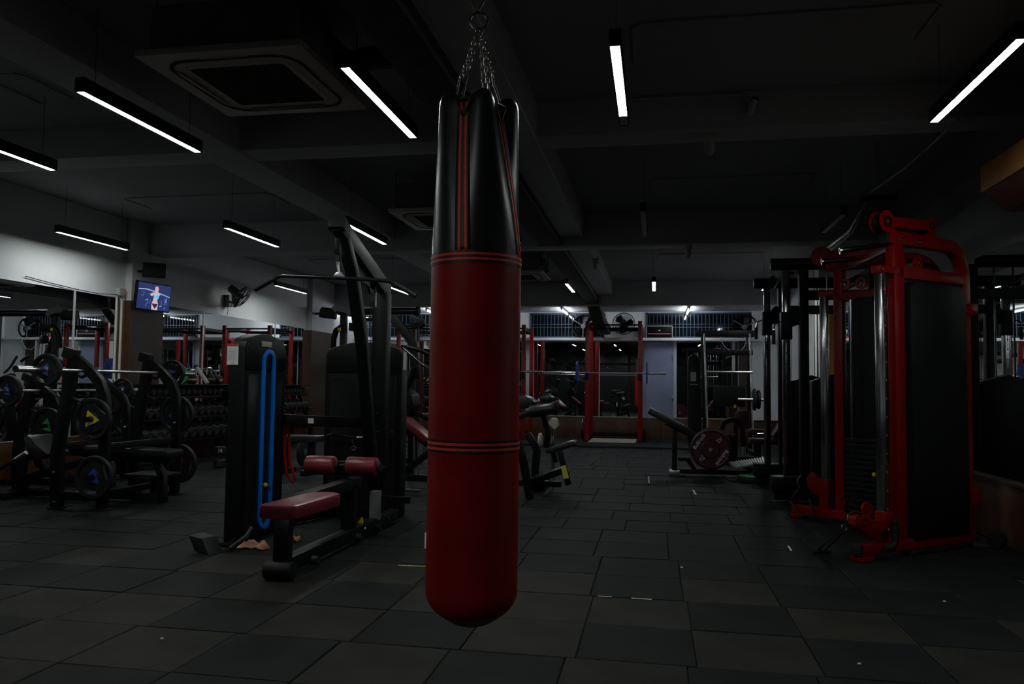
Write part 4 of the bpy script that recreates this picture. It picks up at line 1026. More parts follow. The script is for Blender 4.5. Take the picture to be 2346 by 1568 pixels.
# ================================================================== BLACK CABLE TOWER (behind the red one)
bt = thing('cable_machine', 'matt black twin-column cable tower with chrome slide columns behind the red machine', 'weight machine', (1.5, 9, 0))
def V0(px, py, Y): return Wy(px, py, Y)
YA, YC = 8.35, 9.7
xA = Wy(1842, 900, YA).x; xC = Wy(1792, 900, YC).x
for Yv, xv, zt in ((YA, xA, Wy(1842, 612, YA).z), (YC, xC, Wy(1792, 655, YC).z)):
    B().bx(xv-.045, xv+.045, Yv-.05, Yv+.05, .05, zt).build('post', 'black_metal', bt, .008)
    B().bx(xv-.30, xv+.75, Yv-.05, Yv+.05, .02, .10).build('base_beam', 'black_metal', bt, .008)
    B().bx(xv-.33, xv+.02, Yv-.09, Yv+.09, .10, .26).build('base_housing', 'black_plastic', bt, .02)
    B().tube([(xv-.32, Yv, zt+.03), (xv+.62, Yv, zt+.03)], .062, 16).build('top_beam', 'black_metal', bt, .015)
    B().bx(xv+.62, xv+.70, Yv-.05, Yv+.05, .05, zt).build('rear_post', 'black_metal', bt, .008)
    xs = xv-.17
    cl = B().bx(xs-.037, xs+.037, Yv-.037, Yv+.037, .24, zt-.03).build('slide_column', 'chrome', bt, .006)
    for k in range(14): B().lathe([(0, -.002), (.008, -.002), (.008, .002)], (xs, Yv-.0375, .4+k*.11), Y3, 8).build('pin_hole', 'black_metal', cl)
    zc = Wy(1775, 740, YC).z if Yv == YC else Wy(1812, 745, YA).z
    B().bx(xs-.055, xs+.055, Yv-.055, Yv+.055, zc-.15, zc+.13).build('carriage_sleeve', 'black_plastic', bt, .008)
    B().prism([(xs-.05, Yv-.03, zc-.06), (xs+.17, Yv-.03, zc+.02), (xs+.19, Yv-.03, zc+.16), (xs+.1, Yv-.03, zc+.2), (xs-.0, Yv-.03, zc+.1)], (0, .06, 0)).build('pulley_arm', 'black_plastic', bt, .006)
    B().tube([(xs-.06, Yv-.05, zc+.03), (xs-.12, Yv-.07, zc+.0), (xs-.13, Yv-.07, zc-.06)], .008, 6).build('snap_hook', 'chrome', bt)
    B().cyl((xs-.13, Yv-.07, zc-.06), (xs-.13, Yv-.07, zc-.2), .018, 10).build('grip', 'black_rubber', bt)
    B().prism([(xv+.08, Yv+.02, .1), (xv+.60, Yv+.02, .1), (xv+.60, Yv+.02, 1.22), (xv+.34, Yv+.02, 1.30), (xv+.08, Yv+.02, 1.22)], (0, .16, 0)).build('weight_shroud', 'black_plastic', bt, .01)
    for s in (.25, .42): B().cyl((xv+s, Yv+.1, 1.2), (xv+s, Yv+.1, zt-.02), .010, 8).build('guide_rod', 'chrome', bt)
    for s in (.10,): B().cyl((xv+s, Yv-.02, .3), (xv+s, Yv-.02, zt), .003, 6).build('cable', 'black_rubber', bt)
    B().bx(xv-.04, xv+.65, Yv-.03, Yv+.03, zt-.34, zt-.24).build('cross_beam', 'black_metal', bt, .006)
zt = Wy(1842, 612, YA).z
B().bx(xA+.62, xA+.70, YA, YC, zt-.1, zt-.02).build('rear_tie', 'black_metal', bt, .008)
B().tube([(xA-.1, YA, zt-.06), (xA-.16, YA+.15, zt-.03), (xC-.1, YC-.1, zt-.05)], .016, 10).build('pull_up_bar', 'black_gloss', bt)

# ================================================================== WEIGHT PLATES
def plate_proto(r, inset, name='weight_plate', t=.045):
    """tri-grip plate, axis along +Y, centred on the origin"""
    t0 = thing(name, 'plate', 'weight plate')
    b = B(); b.lathe([(r*.80, -t*.42), (r*.84, -t/2), (r*.97, -t/2), (r, -t*.3), (r, t*.3), (r*.97, t/2), (r*.84, t/2), (r*.80, t*.42)], (0, 0, 0), Y3, 36, True)
    # web: rounded triangle between rim and hub with three grips left open
    web = []
    for k in range(36):
        a = 2*PI*k/36; web.append(V((math.cos(a), 0, math.sin(a)))*(r*(.60+.24*(.5+.5*math.cos(3*(a-PI/2)))**1.3)))
    b.prism([p+V((0, -t*.30, 0)) for p in web], (0, t*.6, 0))
    b.lathe([(.027, -t*.45), (r*.30, -t*.45), (r*.34, -t*.3), (r*.34, t*.3), (r*.30, t*.45), (.027, t*.45)], (0, 0, 0), Y3, 24, True)
    b.build('disc', 'black_rubber', t0, local=True)
    for sgn in (-1, 1):
        tri = []
        for k in range(3):
            a = PI/2+2*PI*k/3; c = V((math.cos(a), 0, math.sin(a)))*r*.36
            for dd in (-.5, 0, .5): tri.append(c+V((math.cos(a+dd), 0, math.sin(a+dd)))*r*.07)
        B().prism([p+V((0, sgn*t*.46, 0)) for p in tri], (0, sgn*t*.05, 0)).build('inset', inset, t0, local=True)
    B().ring((0, 0, 0), Y3, .033, .0265, t*1.06, 20).build('hub_ring', 'steel', t0, local=True)
    return t0
protos = {}
def plate(c, r, inset, label, rot=0, axis=None, group='tri-grip rubber weight plates', t=.045):
    key = (round(r, 3), inset, t)
    rt_ = (0, rot, 0) if axis is None else axis
    if key not in protos:
        o = plate_proto(r, inset, t=t); protos[key] = o; o.location = c; o.rotation_euler = rt_; tag(o, label, 'weight plate', group); return o
    o = copy_tree(protos[key], c, rt_, label=label, group=group); return o

# ================================================================== BENCH PRESS STATIONS
def bench(dx, dy, k, label, short):
    """two side frames bent from square tube (profile in the XZ plane), pegs, decline pad running to -X"""
    t = thing('bench_press', label, 'weight bench', (-5.0+dx, 6.7+dy, 0), 'black bench press stations')
    S = lambda x, y, z: V((x+dx, y+dy, z*k))
    for yy in (6.2, 7.25):
        fr = B().path([S(-5.22, yy, .0), S(-5.23, yy, .35), S(-5.235, yy, .5), S(-5.20, yy, .75), S(-5.10, yy, 1.36)], Y3, .07, .10).build('front_upright', 'black_metal', t, .01)
        B().path([S(-5.155, yy, 1.33), S(-5.13, yy, 1.42)], Y3, .08, .125).build('upright_cap', 'black_rubber', fr, .008)
        B().path([S(-5.08, yy, 1.33), S(-4.93, yy, 1.21), S(-4.84, yy, 1.12), S(-4.79, yy, 1.0), S(-4.77, yy, .85), S(-4.77, yy, .0)], Y3, .065, .085).build('rear_upright', 'black_metal', t, .01)
        B().path([S(-5.22, yy, .12), S(-4.77, yy, .12)], Y3, .06, .07).build('foot_rail', 'black_metal', t, .006)
        for xx in (-5.22, -4.77): B().path([S(xx-.06, yy, .008), S(xx+.06, yy, .008)], Y3, .11, .016).build('floor_plate', 'black_rubber', t, .003)
        sg = -1 if yy < 6.7 else 1
        for zz, xx in ((.80, -4.83), (.30, -4.79)):
            B().cyl(S(xx, yy, zz)+V((0, sg*.03, 0)), S(xx, yy, zz)+V((0, sg*.19, 0)), .024, 14).build('storage_peg', 'black_metal', t)
        # bar hooks on the upright
        for zz in (1.20, .98):
            h = [S(-5.12, yy, zz), S(-5.02, yy, zz-.035), S(-4.97, yy, zz-.01), S(-4.955, yy, zz+.05)]
            h = [V((p.x if i else p.x, p.y, p.z)) for i, p in enumerate(h)]
            B().path(h, Y3, .03, .022).build('bar_hook', 'black_rubber', t, .004)
        for xx, zz in ((-5.235, .32), (-5.225, .06), (-4.77, .72), (-4.77, .33)):
            B().lathe([(0, -.010), (.012, -.008), (.016, 0)], S(xx, yy, zz)+V((0, -.034, 0)), Y3, 10).build('bolt', 'chrome', t)
    B().bar(S(-4.95, 6.2, .10), S(-4.95, 7.25, .10), .06, .06).build('cross_rail', 'black_metal', t, .006)
    B().bar(S(-4.79, 6.2, .55), S(-4.79, 7.25, .55), .06, .06).build('cross_rail', 'black_metal', t, .006)
    # spine and legs of the bench
    ym = 6.72
    tail = -5.66 if short else -6.05
    B().path([S(-4.45, ym, .40), S(-5.0, ym, .42), S(-5.2, ym, .42 if short else .40), S(-5.55, ym, .34 if short else .31), S(tail, ym, .3 if short else .17)], Y3, .08, .07).build('bench_spine', 'black_metal', t, .008)
    B().path([S(-4.62, ym, .38), S(-4.55, ym, .26), S(-4.53, ym, .0)], Y3, .07, .06).build('bench_leg', 'black_metal', t, .008)
    B().path([S(tail+.03, ym, .3 if short else .2), S(tail, ym, .0)], Y3, .08, .06).build('bench_leg', 'black_metal', t, .008)
    B().bar(S(tail, ym-.25, .04), S(tail, ym+.25, .04), .06, .06).build('bench_foot', 'black_metal', t, .008)
    B().bar(S(tail, ym, .05), S(-4.53, ym, .05), .06, .06).build('floor_rail', 'black_metal', t, .008)
    pd = [S(-4.42, ym-.13, .435), S(-5.3, ym-.13, .465), S(-5.3, ym+.13, .465), S(-4.42, ym+.13, .435)]
    B().prism(pd, (0, 0, .06)).build('back_pad', 'black_vinyl', t, .018)
    if short:
        return t
    lp = [Wy(x, y, ym-.16) for x, y in ((53, 1002), (62, 997), (70, 1004), (82, 1020), (108, 1040), (104, 1050), (84, 1054), (66, 1042), (60, 1030))]
    B().prism(lp, (0, .30, 0)).build('leg_pad', 'black_vinyl', t, .012)
    B().path([Wy(85, 1048, ym), Wy(95, 1070, ym)], Y3, .07, .06).build('pad_stem', 'black_metal', t, .005)
    B().tube([Wy(-12, 1082, ym-.3), Wy(30, 1056, ym-.3), Wy(60, 1038, ym-.3)], .018, 10).build('leg_hook', 'black_metal', t)
    B().tube([Wy(36, 1052.5, ym-.3), Wy(60, 1037.5, ym-.3)], .0195, 10).build('hook_sleeve', 'bar_chrome', t)
    B().bar(Wy(30, 1056, ym-.3), Wy(35, 1098, ym), .05, .05).build('hook_stem', 'black_metal', t, .005)
    B().bar(S(-4.98, 6.9, .24), S(-4.58, 6.9, .24), .34, .025).build('spotter_step', 'black_rubber', t, .005)
    B().bar(S(-4.75, 6.9, .0), S(-4.75, 6.9, .23), .06, .06).build('step_leg', 'black_metal', t, .005)
    return t
bench(0, 0, 1, 'black bench press station with yellow and blue inset plates on its pegs', False)
def barbell(x, y0, y1, z, label, shaft=(.45, .45), material='bar_chrome'):
    t = thing('barbell', label, 'barbell', (x, (y0+y1)/2, z), 'barbells')
    B().cyl((x, y0+shaft[0], z), (x, y1-shaft[1], z), .014, 12).build('shaft', material, t)
    B().cyl((x, y0, z), (x, y0+shaft[0]-.03, z), .025, 16).build('sleeve', material, t)
    B().cyl((x, y1-shaft[1]+.03, z), (x, y1, z), .025, 16).build('sleeve', material, t)
    for y in (y0+shaft[0]-.015, y1-shaft[1]+.015): B().cyl((x, y-.016, z), (x, y+.016, z), .036, 16).build('collar', 'steel', t)
    for y in (y0-.004, y1+.004): B().cyl((x, y-.004, z), (x, y+.004, z), .027, 16).build('sleeve_cap', 'black_rubber', t)
    return t
BX, BZ = -4.985, 1.222
barbell(BX, 5.42, 7.85, BZ, 'chrome barbell racked on the bench with yellow and blue inset plates')
plate((BX, 5.74, BZ), .135, 'inset_blue', 'blue inset plate on the near sleeve of the racked chrome barbell', .5)
plate((BX, 7.47, BZ), .14, 'inset_blue', 'blue inset plate on the far sleeve of the racked chrome barbell', 1.1)
plate((-4.83, 6.11, .80), .185, 'inset_yellow', 'yellow inset plate on the upper storage peg of the bench', PI/2+.1)
plate((-4.79, 6.11, .30), .185, 'inset_blue', 'blue inset plate on the lower storage peg of the bench', .15)
plate((-4.83, 7.34, .80), .19, 'inset_blue', 'blue inset plate on the upper peg of the bench frame beside the dumbbells', .3)
plate((-4.79, 7.34, .30), .20, 'inset_red', 'red inset plate on the lower peg of the bench frame beside the dumbbells', .6)

# second station toward the left wall
bench(-1.24, .92, .84, 'black bench press station against the left wall with green inset plate', True)
BX2, BZ2 = -4.985-1.24, 1.222*.84
barbell(BX2, 6.3, 8.72, BZ2, 'chrome barbell racked on the bench against the left wall')
plate((BX2, 6.68, BZ2), .155, 'inset_blue', 'blue inset plate on the near sleeve of the barbell against the left wall', .2)
plate((BX2, 8.36, BZ2), .14, 'inset_blue', 'blue inset plate on the far sleeve of the barbell against the left wall', .8)
plate((-4.83-1.24, 7.03, .80*.84), .185, 'inset_green', 'green inset plate on the storage peg of the bench against the left wall', .2)
plate((-4.83-1.24, 8.26, .80*.84), .185, 'inset_blue', 'blue inset plate on the far peg of the bench against the left wall', .4)

# ================================================================== DUMBBELL RACK
RX0, RX1, RY0, RY1 = -6.82, -6.36, 8.75, 14.0
rk = thing('dumbbell_rack', 'long black three-tier dumbbell rack standing along the left wall mirrors', 'rack', ((RX0+RX1)/2, (RY0+RY1)/2, 0))
tiers = [(.36, -6.48), (.66, -6.56), (.95, -6.64)]
for y in (RY0+.05, (RY0+RY1)/2, RY1-.05):
    B().path([V((RX1-.02, y, 0)), V((RX1-.03, y, .30)), V((RX0+.12, y, 1.08))], Y3, .06, .07).build('upright', 'black_metal', rk, .006)
    B().bx(RX0, RX1, y-.03, y+.03, 0, .05).build('foot', 'black_metal', rk, .006)
    B().bx(RX0+.03, RX0+.09, y-.03, y+.03, .04, 1.05).build('rear_upright', 'black_metal', rk, .006)
for z, x in tiers:
    for dx, dz in ((-.11, .02), (.11, -.035)):
        B().bar((x+dx, RY0, z+dz), (x+dx, RY1, z+dz), .05, .03).build('tier_rail', 'black_metal', rk, .004)
B().bx(RX0, RX0+.36, RY0, RY1, 1.08, 1.10).build('top_shelf', 'black_metal', rk, .004)
def dumbbell_proto(r, L):
    t = thing('dumbbell', 'd', 'dumbbell')
    hw = L*.30
    for s in (-1, 1):
        B().lathe([(.014, s*(L/2-hw)), (r*.86, s*(L/2-hw)), (r, s*(L/2-hw+.012)), (r, s*(L/2-.012)), (r*.84, s*L/2), (0, s*L/2)], (0, 0, 0), X3, 16).build('head', 'black_rubber', t, local=True)
        B().lathe([(0, s*(L/2+.0015)), (r*.55, s*(L/2+.0015)), (r*.55, s*(L/2-.001))], (0, 0, 0), X3, 14).build('head_disc', 'dumbbell_face', t, local=True)
    B().cyl((-L/2+hw, 0, 0), (L/2-hw, 0, 0), .015, 10).build('handle', 'chrome', t, local=True)
    return t
dims = [(.082, .34), (.070, .30), (.055, .26)]
for ti, ((z, x), (r, L)) in enumerate(zip(tiers, dims)):
    pr = None; n = int((RY1-RY0-.1)/(r*2+.022)); tn = ('bottom', 'middle', 'top')[ti]
    for k in range(n):
        y = RY0+.1+(RY1-RY0-.2)*k/(n-1)
        loc = (x, y, z-.0075+.014+r*.98+.006); ro = (random.uniform(0, 6), -.24, 0)
        lb = 'round black rubber dumbbell lying on the %s tier of the rack' % tn; g = 'dumbbells on the %s tier' % tn
        if pr is None: pr = dumbbell_proto(r, L); pr.location = loc; pr.rotation_euler = (0, .24, 0); pr['label'] = lb; pr['group'] = g
        else: copy_tree(pr, loc, (random.uniform(0, 6.28), .24, 0), label=lb, group=g)
# things lying on the top shelf
zs = 1.10
p = Wx(412, 868, RX0+.2)
t = plate_g = None
def bumper(c, r, th, material, label, rot, name='bumper_plate', ring='olive_rubber'):
    t = thing(name, label, 'weight plate', c); t.rotation_euler = rot
    B().lathe([(.026, -th/2), (r*.5, -th/2), (r*.55, -th*.38), (r*.88, -th*.38), (r*.92, -th/2), (r, -th*.42), (r, th*.42), (r*.92, th/2), (r*.88, th*.38), (r*.55, th*.38), (r*.5, th/2), (.026, th/2)], (0, 0, 0), Y3, 36, True).build('disc', material, t, local=True)
    B().ring((0, 0, 0), Y3, .034, .0255, th*1.04, 20).build('hub_ring', 'steel', t, local=True)
    B().ring((0, 0, 0), Y3, r*1.004, r*.97, th*.5, 36).build('edge_band', ring, t, local=True)
    return t
bumper((RX0+.18, p.y, zs+.135), .135, .05, 'plate_green', 'olive green bumper plate standing on top of the dumbbell rack', (0, 0, .5))
def kettlebell(y, s, label, band_):
    c = V((RX0+.19, y, zs)); t = thing('kettlebell', label, 'kettlebell', c, 'kettlebells on the rack')
    B().lathe([(.05*s, 0), (.085*s, .03*s), (.098*s, .085*s), (.085*s, .14*s), (.05*s, .172*s), (0, .18*s)], c, Z3, 20).build('bell', 'black_rubber', t)
    B().tube([c+V((0, -.055*s, .14*s)), c+V((0, -.07*s, .21*s)), c+V((0, -.05*s, .255*s)), c+V((0, .05*s, .255*s)), c+V((0, .07*s, .21*s)), c+V((0, .055*s, .14*s))], .015*s, 10).build('handle', 'steel', t)
    B().ring(c+Z3*.085*s, Z3, .1*s, .09*s, .03*s, 20).build('colour_band', band_, t)
for i, (px, s, bnd, lb) in enumerate(((440, .8, 'knob_yellow', 'small kettlebell with yellow band on the dumbbell rack'), (478, .95, 'olive_rubber', 'kettlebell with olive band on the dumbbell rack'), (498, .8, 'knob_yellow', 'kettlebell with yellow band next to the weight tower'))):
    kettlebell(Wx(px, 870, RX0+.19).y, s, lb, bnd)
p = Wx(447, 850, RX0+.2)
def leaning(px, label, mt, lean, L=.42):
    y = Wx(px, 870, RX0+.16).y; a = V((RX0+.28, y, zs+.012)); b_ = V((RX0+.06, y+lean, zs+L*.62))
    t = thing('foam_roller', label, 'roller', a, 'rollers on the rack'); B().cyl(a, b_, .03, 16).build('body', mt, t); d = (b_-a).normalized(); B().cyl(b_-d*.02, b_+d*.012, .033, 16).build('end_ring', 'black_rubber', t)
leaning(459, 'white roller leaning on the mirror above the dumbbell rack', 'white_plastic', .04)
leaning(488, 'black roller leaning on the mirror above the dumbbell rack', 'black_rubber', .04)
leaning(396, 'short white roller leaning on the mirror by the olive plate', 'white_plastic', -.15)
# hex dumbbell standing on the floor by the tower
p = Wz(503, 1072, 0); t = thing('dumbbell', 'large hexagonal dumbbell marked 15 standing on end beside the weight tower', 'dumbbell', p)
for z0 in (.0, .17):
    B().lathe([(.06, z0), (.075, z0+.012), (.075, z0+.10), (.06, z0+.112)], p, Z3, 6).build('head', 'black_rubber', t, .004)
B().cyl(p+Z3*.11, p+Z3*.175, .016, 10).build('handle', 'chrome', t)
v_ = (CAM-p); v_.z = 0; v_.normalize(); sx_ = V((-v_.y, v_.x, 0))
mw = Matrix((sx_, Z3, v_)).transposed().to_4x4(); mw.translation = v_*.0765+Z3*.225
text_part('15', .06, 'paper_white', t, mw)
# notice strip on the pilaster
p = Wx(370, 890, CX+.013)
tag(B().bx(CX+.012, CX+.015, p.y-.06, p.y+.02, 1.02, 1.22).build('notice', 'paper_white'), 'white paper strip notice stuck low on the brown pilaster', 'notice')

# ================================================================== FAR POWER RACKS
def hole_strip(b, x, y, z0, z1, step): 
    z = z0
    while z < z1: b.lathe([(0, -.001), (.011, -.001), (.011, .001)], (x, y, z), Y3, 8); z += step
def power_rack(x0, x1, y0, y1, H, label, group='red power racks'):
    t = thing('power_rack', label, 'rack', ((x0+x1)/2, (y0+y1)/2, 0), group)
    for x in (x0, x1):
        for y in (y0, y1):
            p = B().bx(x-.04, x+.04, y-.04, y+.04, .03, H).build('post', 'rack_red', t, .006)
            if y == y0:
                b = B(); hole_strip(b, x, y-.041, .4, H-.2, .10); b.build('post_holes', 'black_metal', p)
            B().bx(x-.055, x+.055, y-.055, y+.055, 0, .03).build('foot_plate', 'black_rubber', t, .004)
            B().bx(x-.045, x+.045, y-.045, y+.045, H, H+.015).build('post_cap', 'rack_red', t, .003)
        B().bx(x-.03, x+.03, y0, y1, .04, .10).build('side_rail', 'black_metal', t, .004)
        B().bx(x-.03, x+.03, y0, y1, H-.10, H-.03).build('side_rail', 'black_metal', t, .004)
        B().bx(x-.045, x+.045, y0-.10, y0-.04, 1.28, 1.40).build('bar_cup', 'black_rubber', t, .006)
        for z in (1.0, 1.7): B().lathe([(0, -.02), (.012, -.018), (.016, 0)], (x-.041 if x == x0 else x+.041, y0, z), X3 if x == x0 else -X3, 10).build('bolt', 'chrome', t)
    B().cyl((x0, y0, H-.06), (x1, y0, H-.06), .017, 10).build('pull_up_bar', 'black_metal', t)
    B().cyl((x0, y0+.12, H-.12), (x1, y0+.12, H-.12), .017, 10).build('pull_up_bar', 'black_metal', t)
    B().bx(x0, x1, y1-.03, y1+.03, H-.12, H-.04).build('rear_beam', 'black_metal', t, .004)
    B().bx(x0, x1, y1-.03, y1+.03, .06, .14).build('rear_beam', 'black_metal', t, .004)
    return t
ya, yb_ = 16.3, 17.35
xr0, xr1 = Wy(1345, 880, ya).x, Wy(1466, 880, ya).x
power_rack(xr0, xr1, ya, yb_, 2.47, 'tall red power rack with barbell before the far mirror beside the blue door')
xq1 = Wy(1199, 880, ya).x
power_rack(xq1-1.1, xq1, ya, yb_, 2.40, 'red power rack before the far mirror partly behind the punching bag')
power_rack(xq1-2.75, xq1-1.65, ya, yb_, 2.40, 'red power rack before the far mirror behind the pulldown tower')
def barbell_x(x0, x1, y, z, label):
    t = thing('barbell', label, 'barbell', ((x0+x1)/2, y, z), 'barbells')
    B().cyl((x0+.4, y, z), (x1-.4, y, z), .014, 10).build('shaft', 'bar_chrome', t)
    for a, b in ((x0, x0+.4), (x1-.4, x1)): B().cyl((a, y, z), (b, y, z), .025, 14).build('sleeve', 'bar_chrome', t)
    for x in (x0+.4, x1-.4): B().cyl((x-.015, y, z), (x+.015, y, z), .036, 14).build('collar', 'steel', t)
    return t
def disc_x(x, y, z, r, th, material, label, group):
    t = thing('weight_plate', label, 'weight plate', (x, y, z), group)
    B().lathe([(.026, -th/2), (r*.9, -th/2), (r, -th*.3), (r, th*.3), (r*.9, th/2), (.026, th/2)], (x, y, z), X3, 32, True).build('disc', material, t)
    B().ring((x, y, z), X3, .05, .026, th*1.1, 16).build('hub_ring', 'steel', t)
ybar = ya-.07; zb = Wy(1400, 856, ybar).z
xb0, xb1 = Wy(1240, 856, ybar).x, Wy(1526, 856, ybar).x
barbell_x(xb0, xb1, ybar, 1.415, 'steel barbell racked on the red power rack beside the blue door')
disc_x(Wy(1323, 856, ybar).x, ybar, 1.415, .24, .03, 'inset_blue', 'blue plate on the barbell sleeve away from the blue door', 'thin blue plates on the far barbell')
disc_x(Wy(1482, 856, ybar).x, ybar, 1.415, .22, .03, 'inset_blue', 'blue plate on the barbell sleeve in front of the blue door', 'thin blue plates on the far barbell')
barbell_x(xq1-1.45, xq1+.42, ybar-.065, 1.425, 'steel barbell racked on the red power rack behind the punching bag')
# plates stored on rack feet
for px, lb in ((1334, 'maroon plate leaning at the foot of the power rack post nearer the bag'), (1475, 'maroon plate leaning at the foot of the power rack by the blue door')):
    c = Wy(px, 978, ya+.3); disc_x(c.x-.0 if px > 1400 else c.x, ya+.45, .235, .22, .045, 'dark_wine', lb, 'maroon plates at the rack feet')
# lifting platform
t = thing('lifting_platform', 'low dark rubber lifting platform with a beige board under the power rack', 'platform', (-1, 15.9, 0))
B().bx(-6.7, 1.0, 14.75, 15.72, .0, .032).build('rubber_deck', 'rubber_grey', t, .004)
B().bx(xr0+.07, xr1-.07, 15.75, 16.9, .0, .035).build('beige_board', 'beige_board', t, .003)

# ================================================================== PRESS MACHINE WITH WINE PLATES
lm = thing('leg_press', 'black plate-loaded leg machine with inclined pad and ribbed foot plate', 'weight machine', (.7, 10.6, 0))
YG = 10.45; G = lambda px, py, Y=YG: Wy(px, py, Y)
B().path([G(1486, 940), G(1600, 1000)], Y3, .30, .085).build('inclined_pad', 'black_vinyl', lm, .02)
B().path([G(1525, 968), G(1558, 985), G(1600, 1005)], Y3, .07, .06).build('pad_frame', 'black_metal', lm, .006)
f0 = G(1545, 1088); f0.z = .05
B().path([V((f0.x, YG, .05)), G(1546, 985)], Y3, .07, .065).build('front_post', 'black_metal', lm, .006)
B().bx(f0.x-.07, f0.x+.07, YG-.12, YG+.12, 0, .075).build('foot_block', 'steel', lm, .012)
ex = Wz(1694, 1090, 0).x
B().bx(f0.x, ex, YG-.035, YG+.035, .03, .09).build('base_rail', 'black_metal', lm, .006)
B().path([G(1553, 1052), G(1575, 1052), G(1597, 1085)], Y3, .06, .05).build('brace', 'black_metal', lm, .006)
tw = [(1576, 1010), (1576, 830), (1578, 818), (1586, 812), (1596, 812), (1603, 820), (1605, 832), (1607, 1000), (1608, 1035), (1580, 1035)]
tb_ = B().prism([G(x, y, YG-.12) for x, y in tw], (0, .16, 0)).build('weight_tower', 'black_plastic', lm, .015)
B().prism([G(x, y, YG-.122) for x, y in ((1582, 853), (1595, 853), (1595, 874), (1582, 874))], (0, .003, 0)).build('label_sticker', 'print_grey', tb_)
B().prism([G(x, y, YG-.123) for x, y in ((1580, 880), (1599, 880), (1599, 882), (1580, 882))], (0, .004, 0)).build('trim_line', 'steel', tb_)
# ribbed foot plate
a, b_, c, d = [Wy(x, y, Y) for x, y, Y in ((1668, 1060, YG-.1), (1684, 1072, YG-.35), (1765, 1058, YG-.35), (1765, 1046, YG-.1))]
fp = B().prism([a, b_, c, d], (0, 0, -.02)).build('foot_plate', 'grey_metal', lm, .003)
for k in range(1, 16):
    u0, u1 = a+(d-a)*k/16, b_+(c-b_)*k/16; B().bar(u0+Z3*.004, u1+Z3*.004, .012, .008).build('rib', 'steel', fp)
B().bar(V(((a.x+c.x)/2, YG-.22, 0)), V(((a.x+c.x)/2, YG-.22, a.z-.0)), .06, .06).build('plate_post', 'black_metal', lm, .005)
# wine coloured plates on the machine with their lettering
pc = G(1628, 1030, YG-.20); pr_ = 43*YG/F*1.02
pc.z = max(pc.z, pr_+.01)
t = thing('weight_plate', 'large wine red plate lettered in white leaning on the leg machine', 'weight plate', pc, 'wine red plates')
ax = V((.10, 1, .0)).normalized()
B().lathe([(.026, -.03), (pr_*.42, -.03), (pr_*.46, -.022), (pr_*.86, -.022), (pr_*.9, -.03), (pr_, -.02), (pr_, .03), (.026, .03)], pc, ax, 40, True).build('disc', 'dark_wine', t)
B().ring(pc, ax, .04, .026, .064, 18).build('hub_ring', 'dark_wine', t)
nf = -ax; xx = V((1, -.1, 0)).normalized()
def lett(txt, ang, rad, size, flip=0):
    dirv = xx*math.cos(ang)+Z3*math.sin(ang); tang = V(xx)*-math.sin(ang)+Z3*math.cos(ang)
    bx2 = -tang if not flip else tang; by2 = nf.cross(bx2)
    mw = Matrix((bx2, by2, nf)).transposed().to_4x4(); mw.translation = dirv*(pr_*rad)+nf*.0225
    text_part(txt, size, 'paper_white', t, mw)
lett('Bullrock', math.radians(-35), .66, pr_*.27); lett('Bullrock', math.radians(145), .66, pr_*.27)
lett('25\nKG', math.radians(48), .62, pr_*.16); lett('25\nKG', math.radians(228), .62, pr_*.16)
B().cyl(pc-ax*.06, pc+ax*.48, .024, 14).build('plate_peg', 'steel', lm)
pc2 = pc+ax*.42; t = thing('weight_plate', 'plain wine red plate behind the lettered one on the leg machine', 'weight plate', pc2, 'wine red plates')
B().lathe([(.026, -.025), (pr_*.9, -.025), (pr_, -.015), (pr_, .025), (.026, .025)], pc2, ax, 36, True).build('disc', 'dark_wine', t); B().ring(pc2, ax, .04, .026, .055, 16).build('hub_ring', 'steel', t)
# flat plates on the floor
c = Wz(1735, 1105, 0); t = thing('bumper_plate', 'green bumper plate lying on a black one by the black cable tower', 'weight plate', c)
B().lathe([(.03, .06), (.19, .06), (.2, .066), (.2, .078), (.19, .084), (.12, .084), (.11, .079), (.03, .079)], c+V((-.02, 0, 0)), Z3, 36, True).build('disc', 'plate_green', t); B().ring(c+V((-.02, 0, .072)), Z3, .035, .026, .028, 16).build('hub_ring', 'steel', t)
c2_ = c+V((.0, .0, 0)); t = thing('bumper_plate', 'black bumper plate lying flat under the green one', 'weight plate', c2_)
B().lathe([(.03, 0), (.235, 0), (.245, .015), (.245, .045), (.235, .058), (.03, .058)], c2_, Z3, 36, True).build('disc', 'black_rubber', t)

# ================================================================== SMITH STYLE STATION BY THE FAR RIGHT MIRROR
sm = thing('smith_machine', 'black smith machine with inclined chrome rails before the far right mirror', 'weight machine', (1.35, 14.2, 0))
YS = 14.2; Sg = lambda px, py, Y=YS: Wy(px, py, Y)
for px0, px1 in ((1618, 1612), (1722, 1718)):
    a, b_ = Sg(px0, 1010), Sg(px1, 815); a.z = .05
    px_ = B().path([V((a.x, YS+.25, .0)), V((b_.x, YS+.25, 2.15))], Y3, .08, .07).build('upright', 'black_metal', sm, .006)
    B().cyl((a.x+.03, YS+.05, .08), (b_.x+.02, YS+.2, 2.1), .020, 12).build('guide_rail', 'chrome', sm)
    B().bx(a.x-.05, a.x+.05, YS-.5, YS+.48, 0, .08).build('base_rail', 'black_metal', sm, .006)
xl_, xh_ = Sg(1595, 790).x, Sg(1735, 790).x
B().bx(xl_, xh_, YS+.2, YS+.3, 2.05, 2.16).build('top_beam', 'black_metal', sm, .01)
B().bx(xl_+.15, xh_-.05, YS+.2, YS+.3, 1.72, 1.82).build('top_beam', 'black_metal', sm, .01)
z1 = Sg(1660, 853).z; B().cyl((Sg(1618, 853).x, YS, z1), (Sg(1724, 853).x, YS, z1), .024, 12).build('bar', 'bar_chrome', sm)
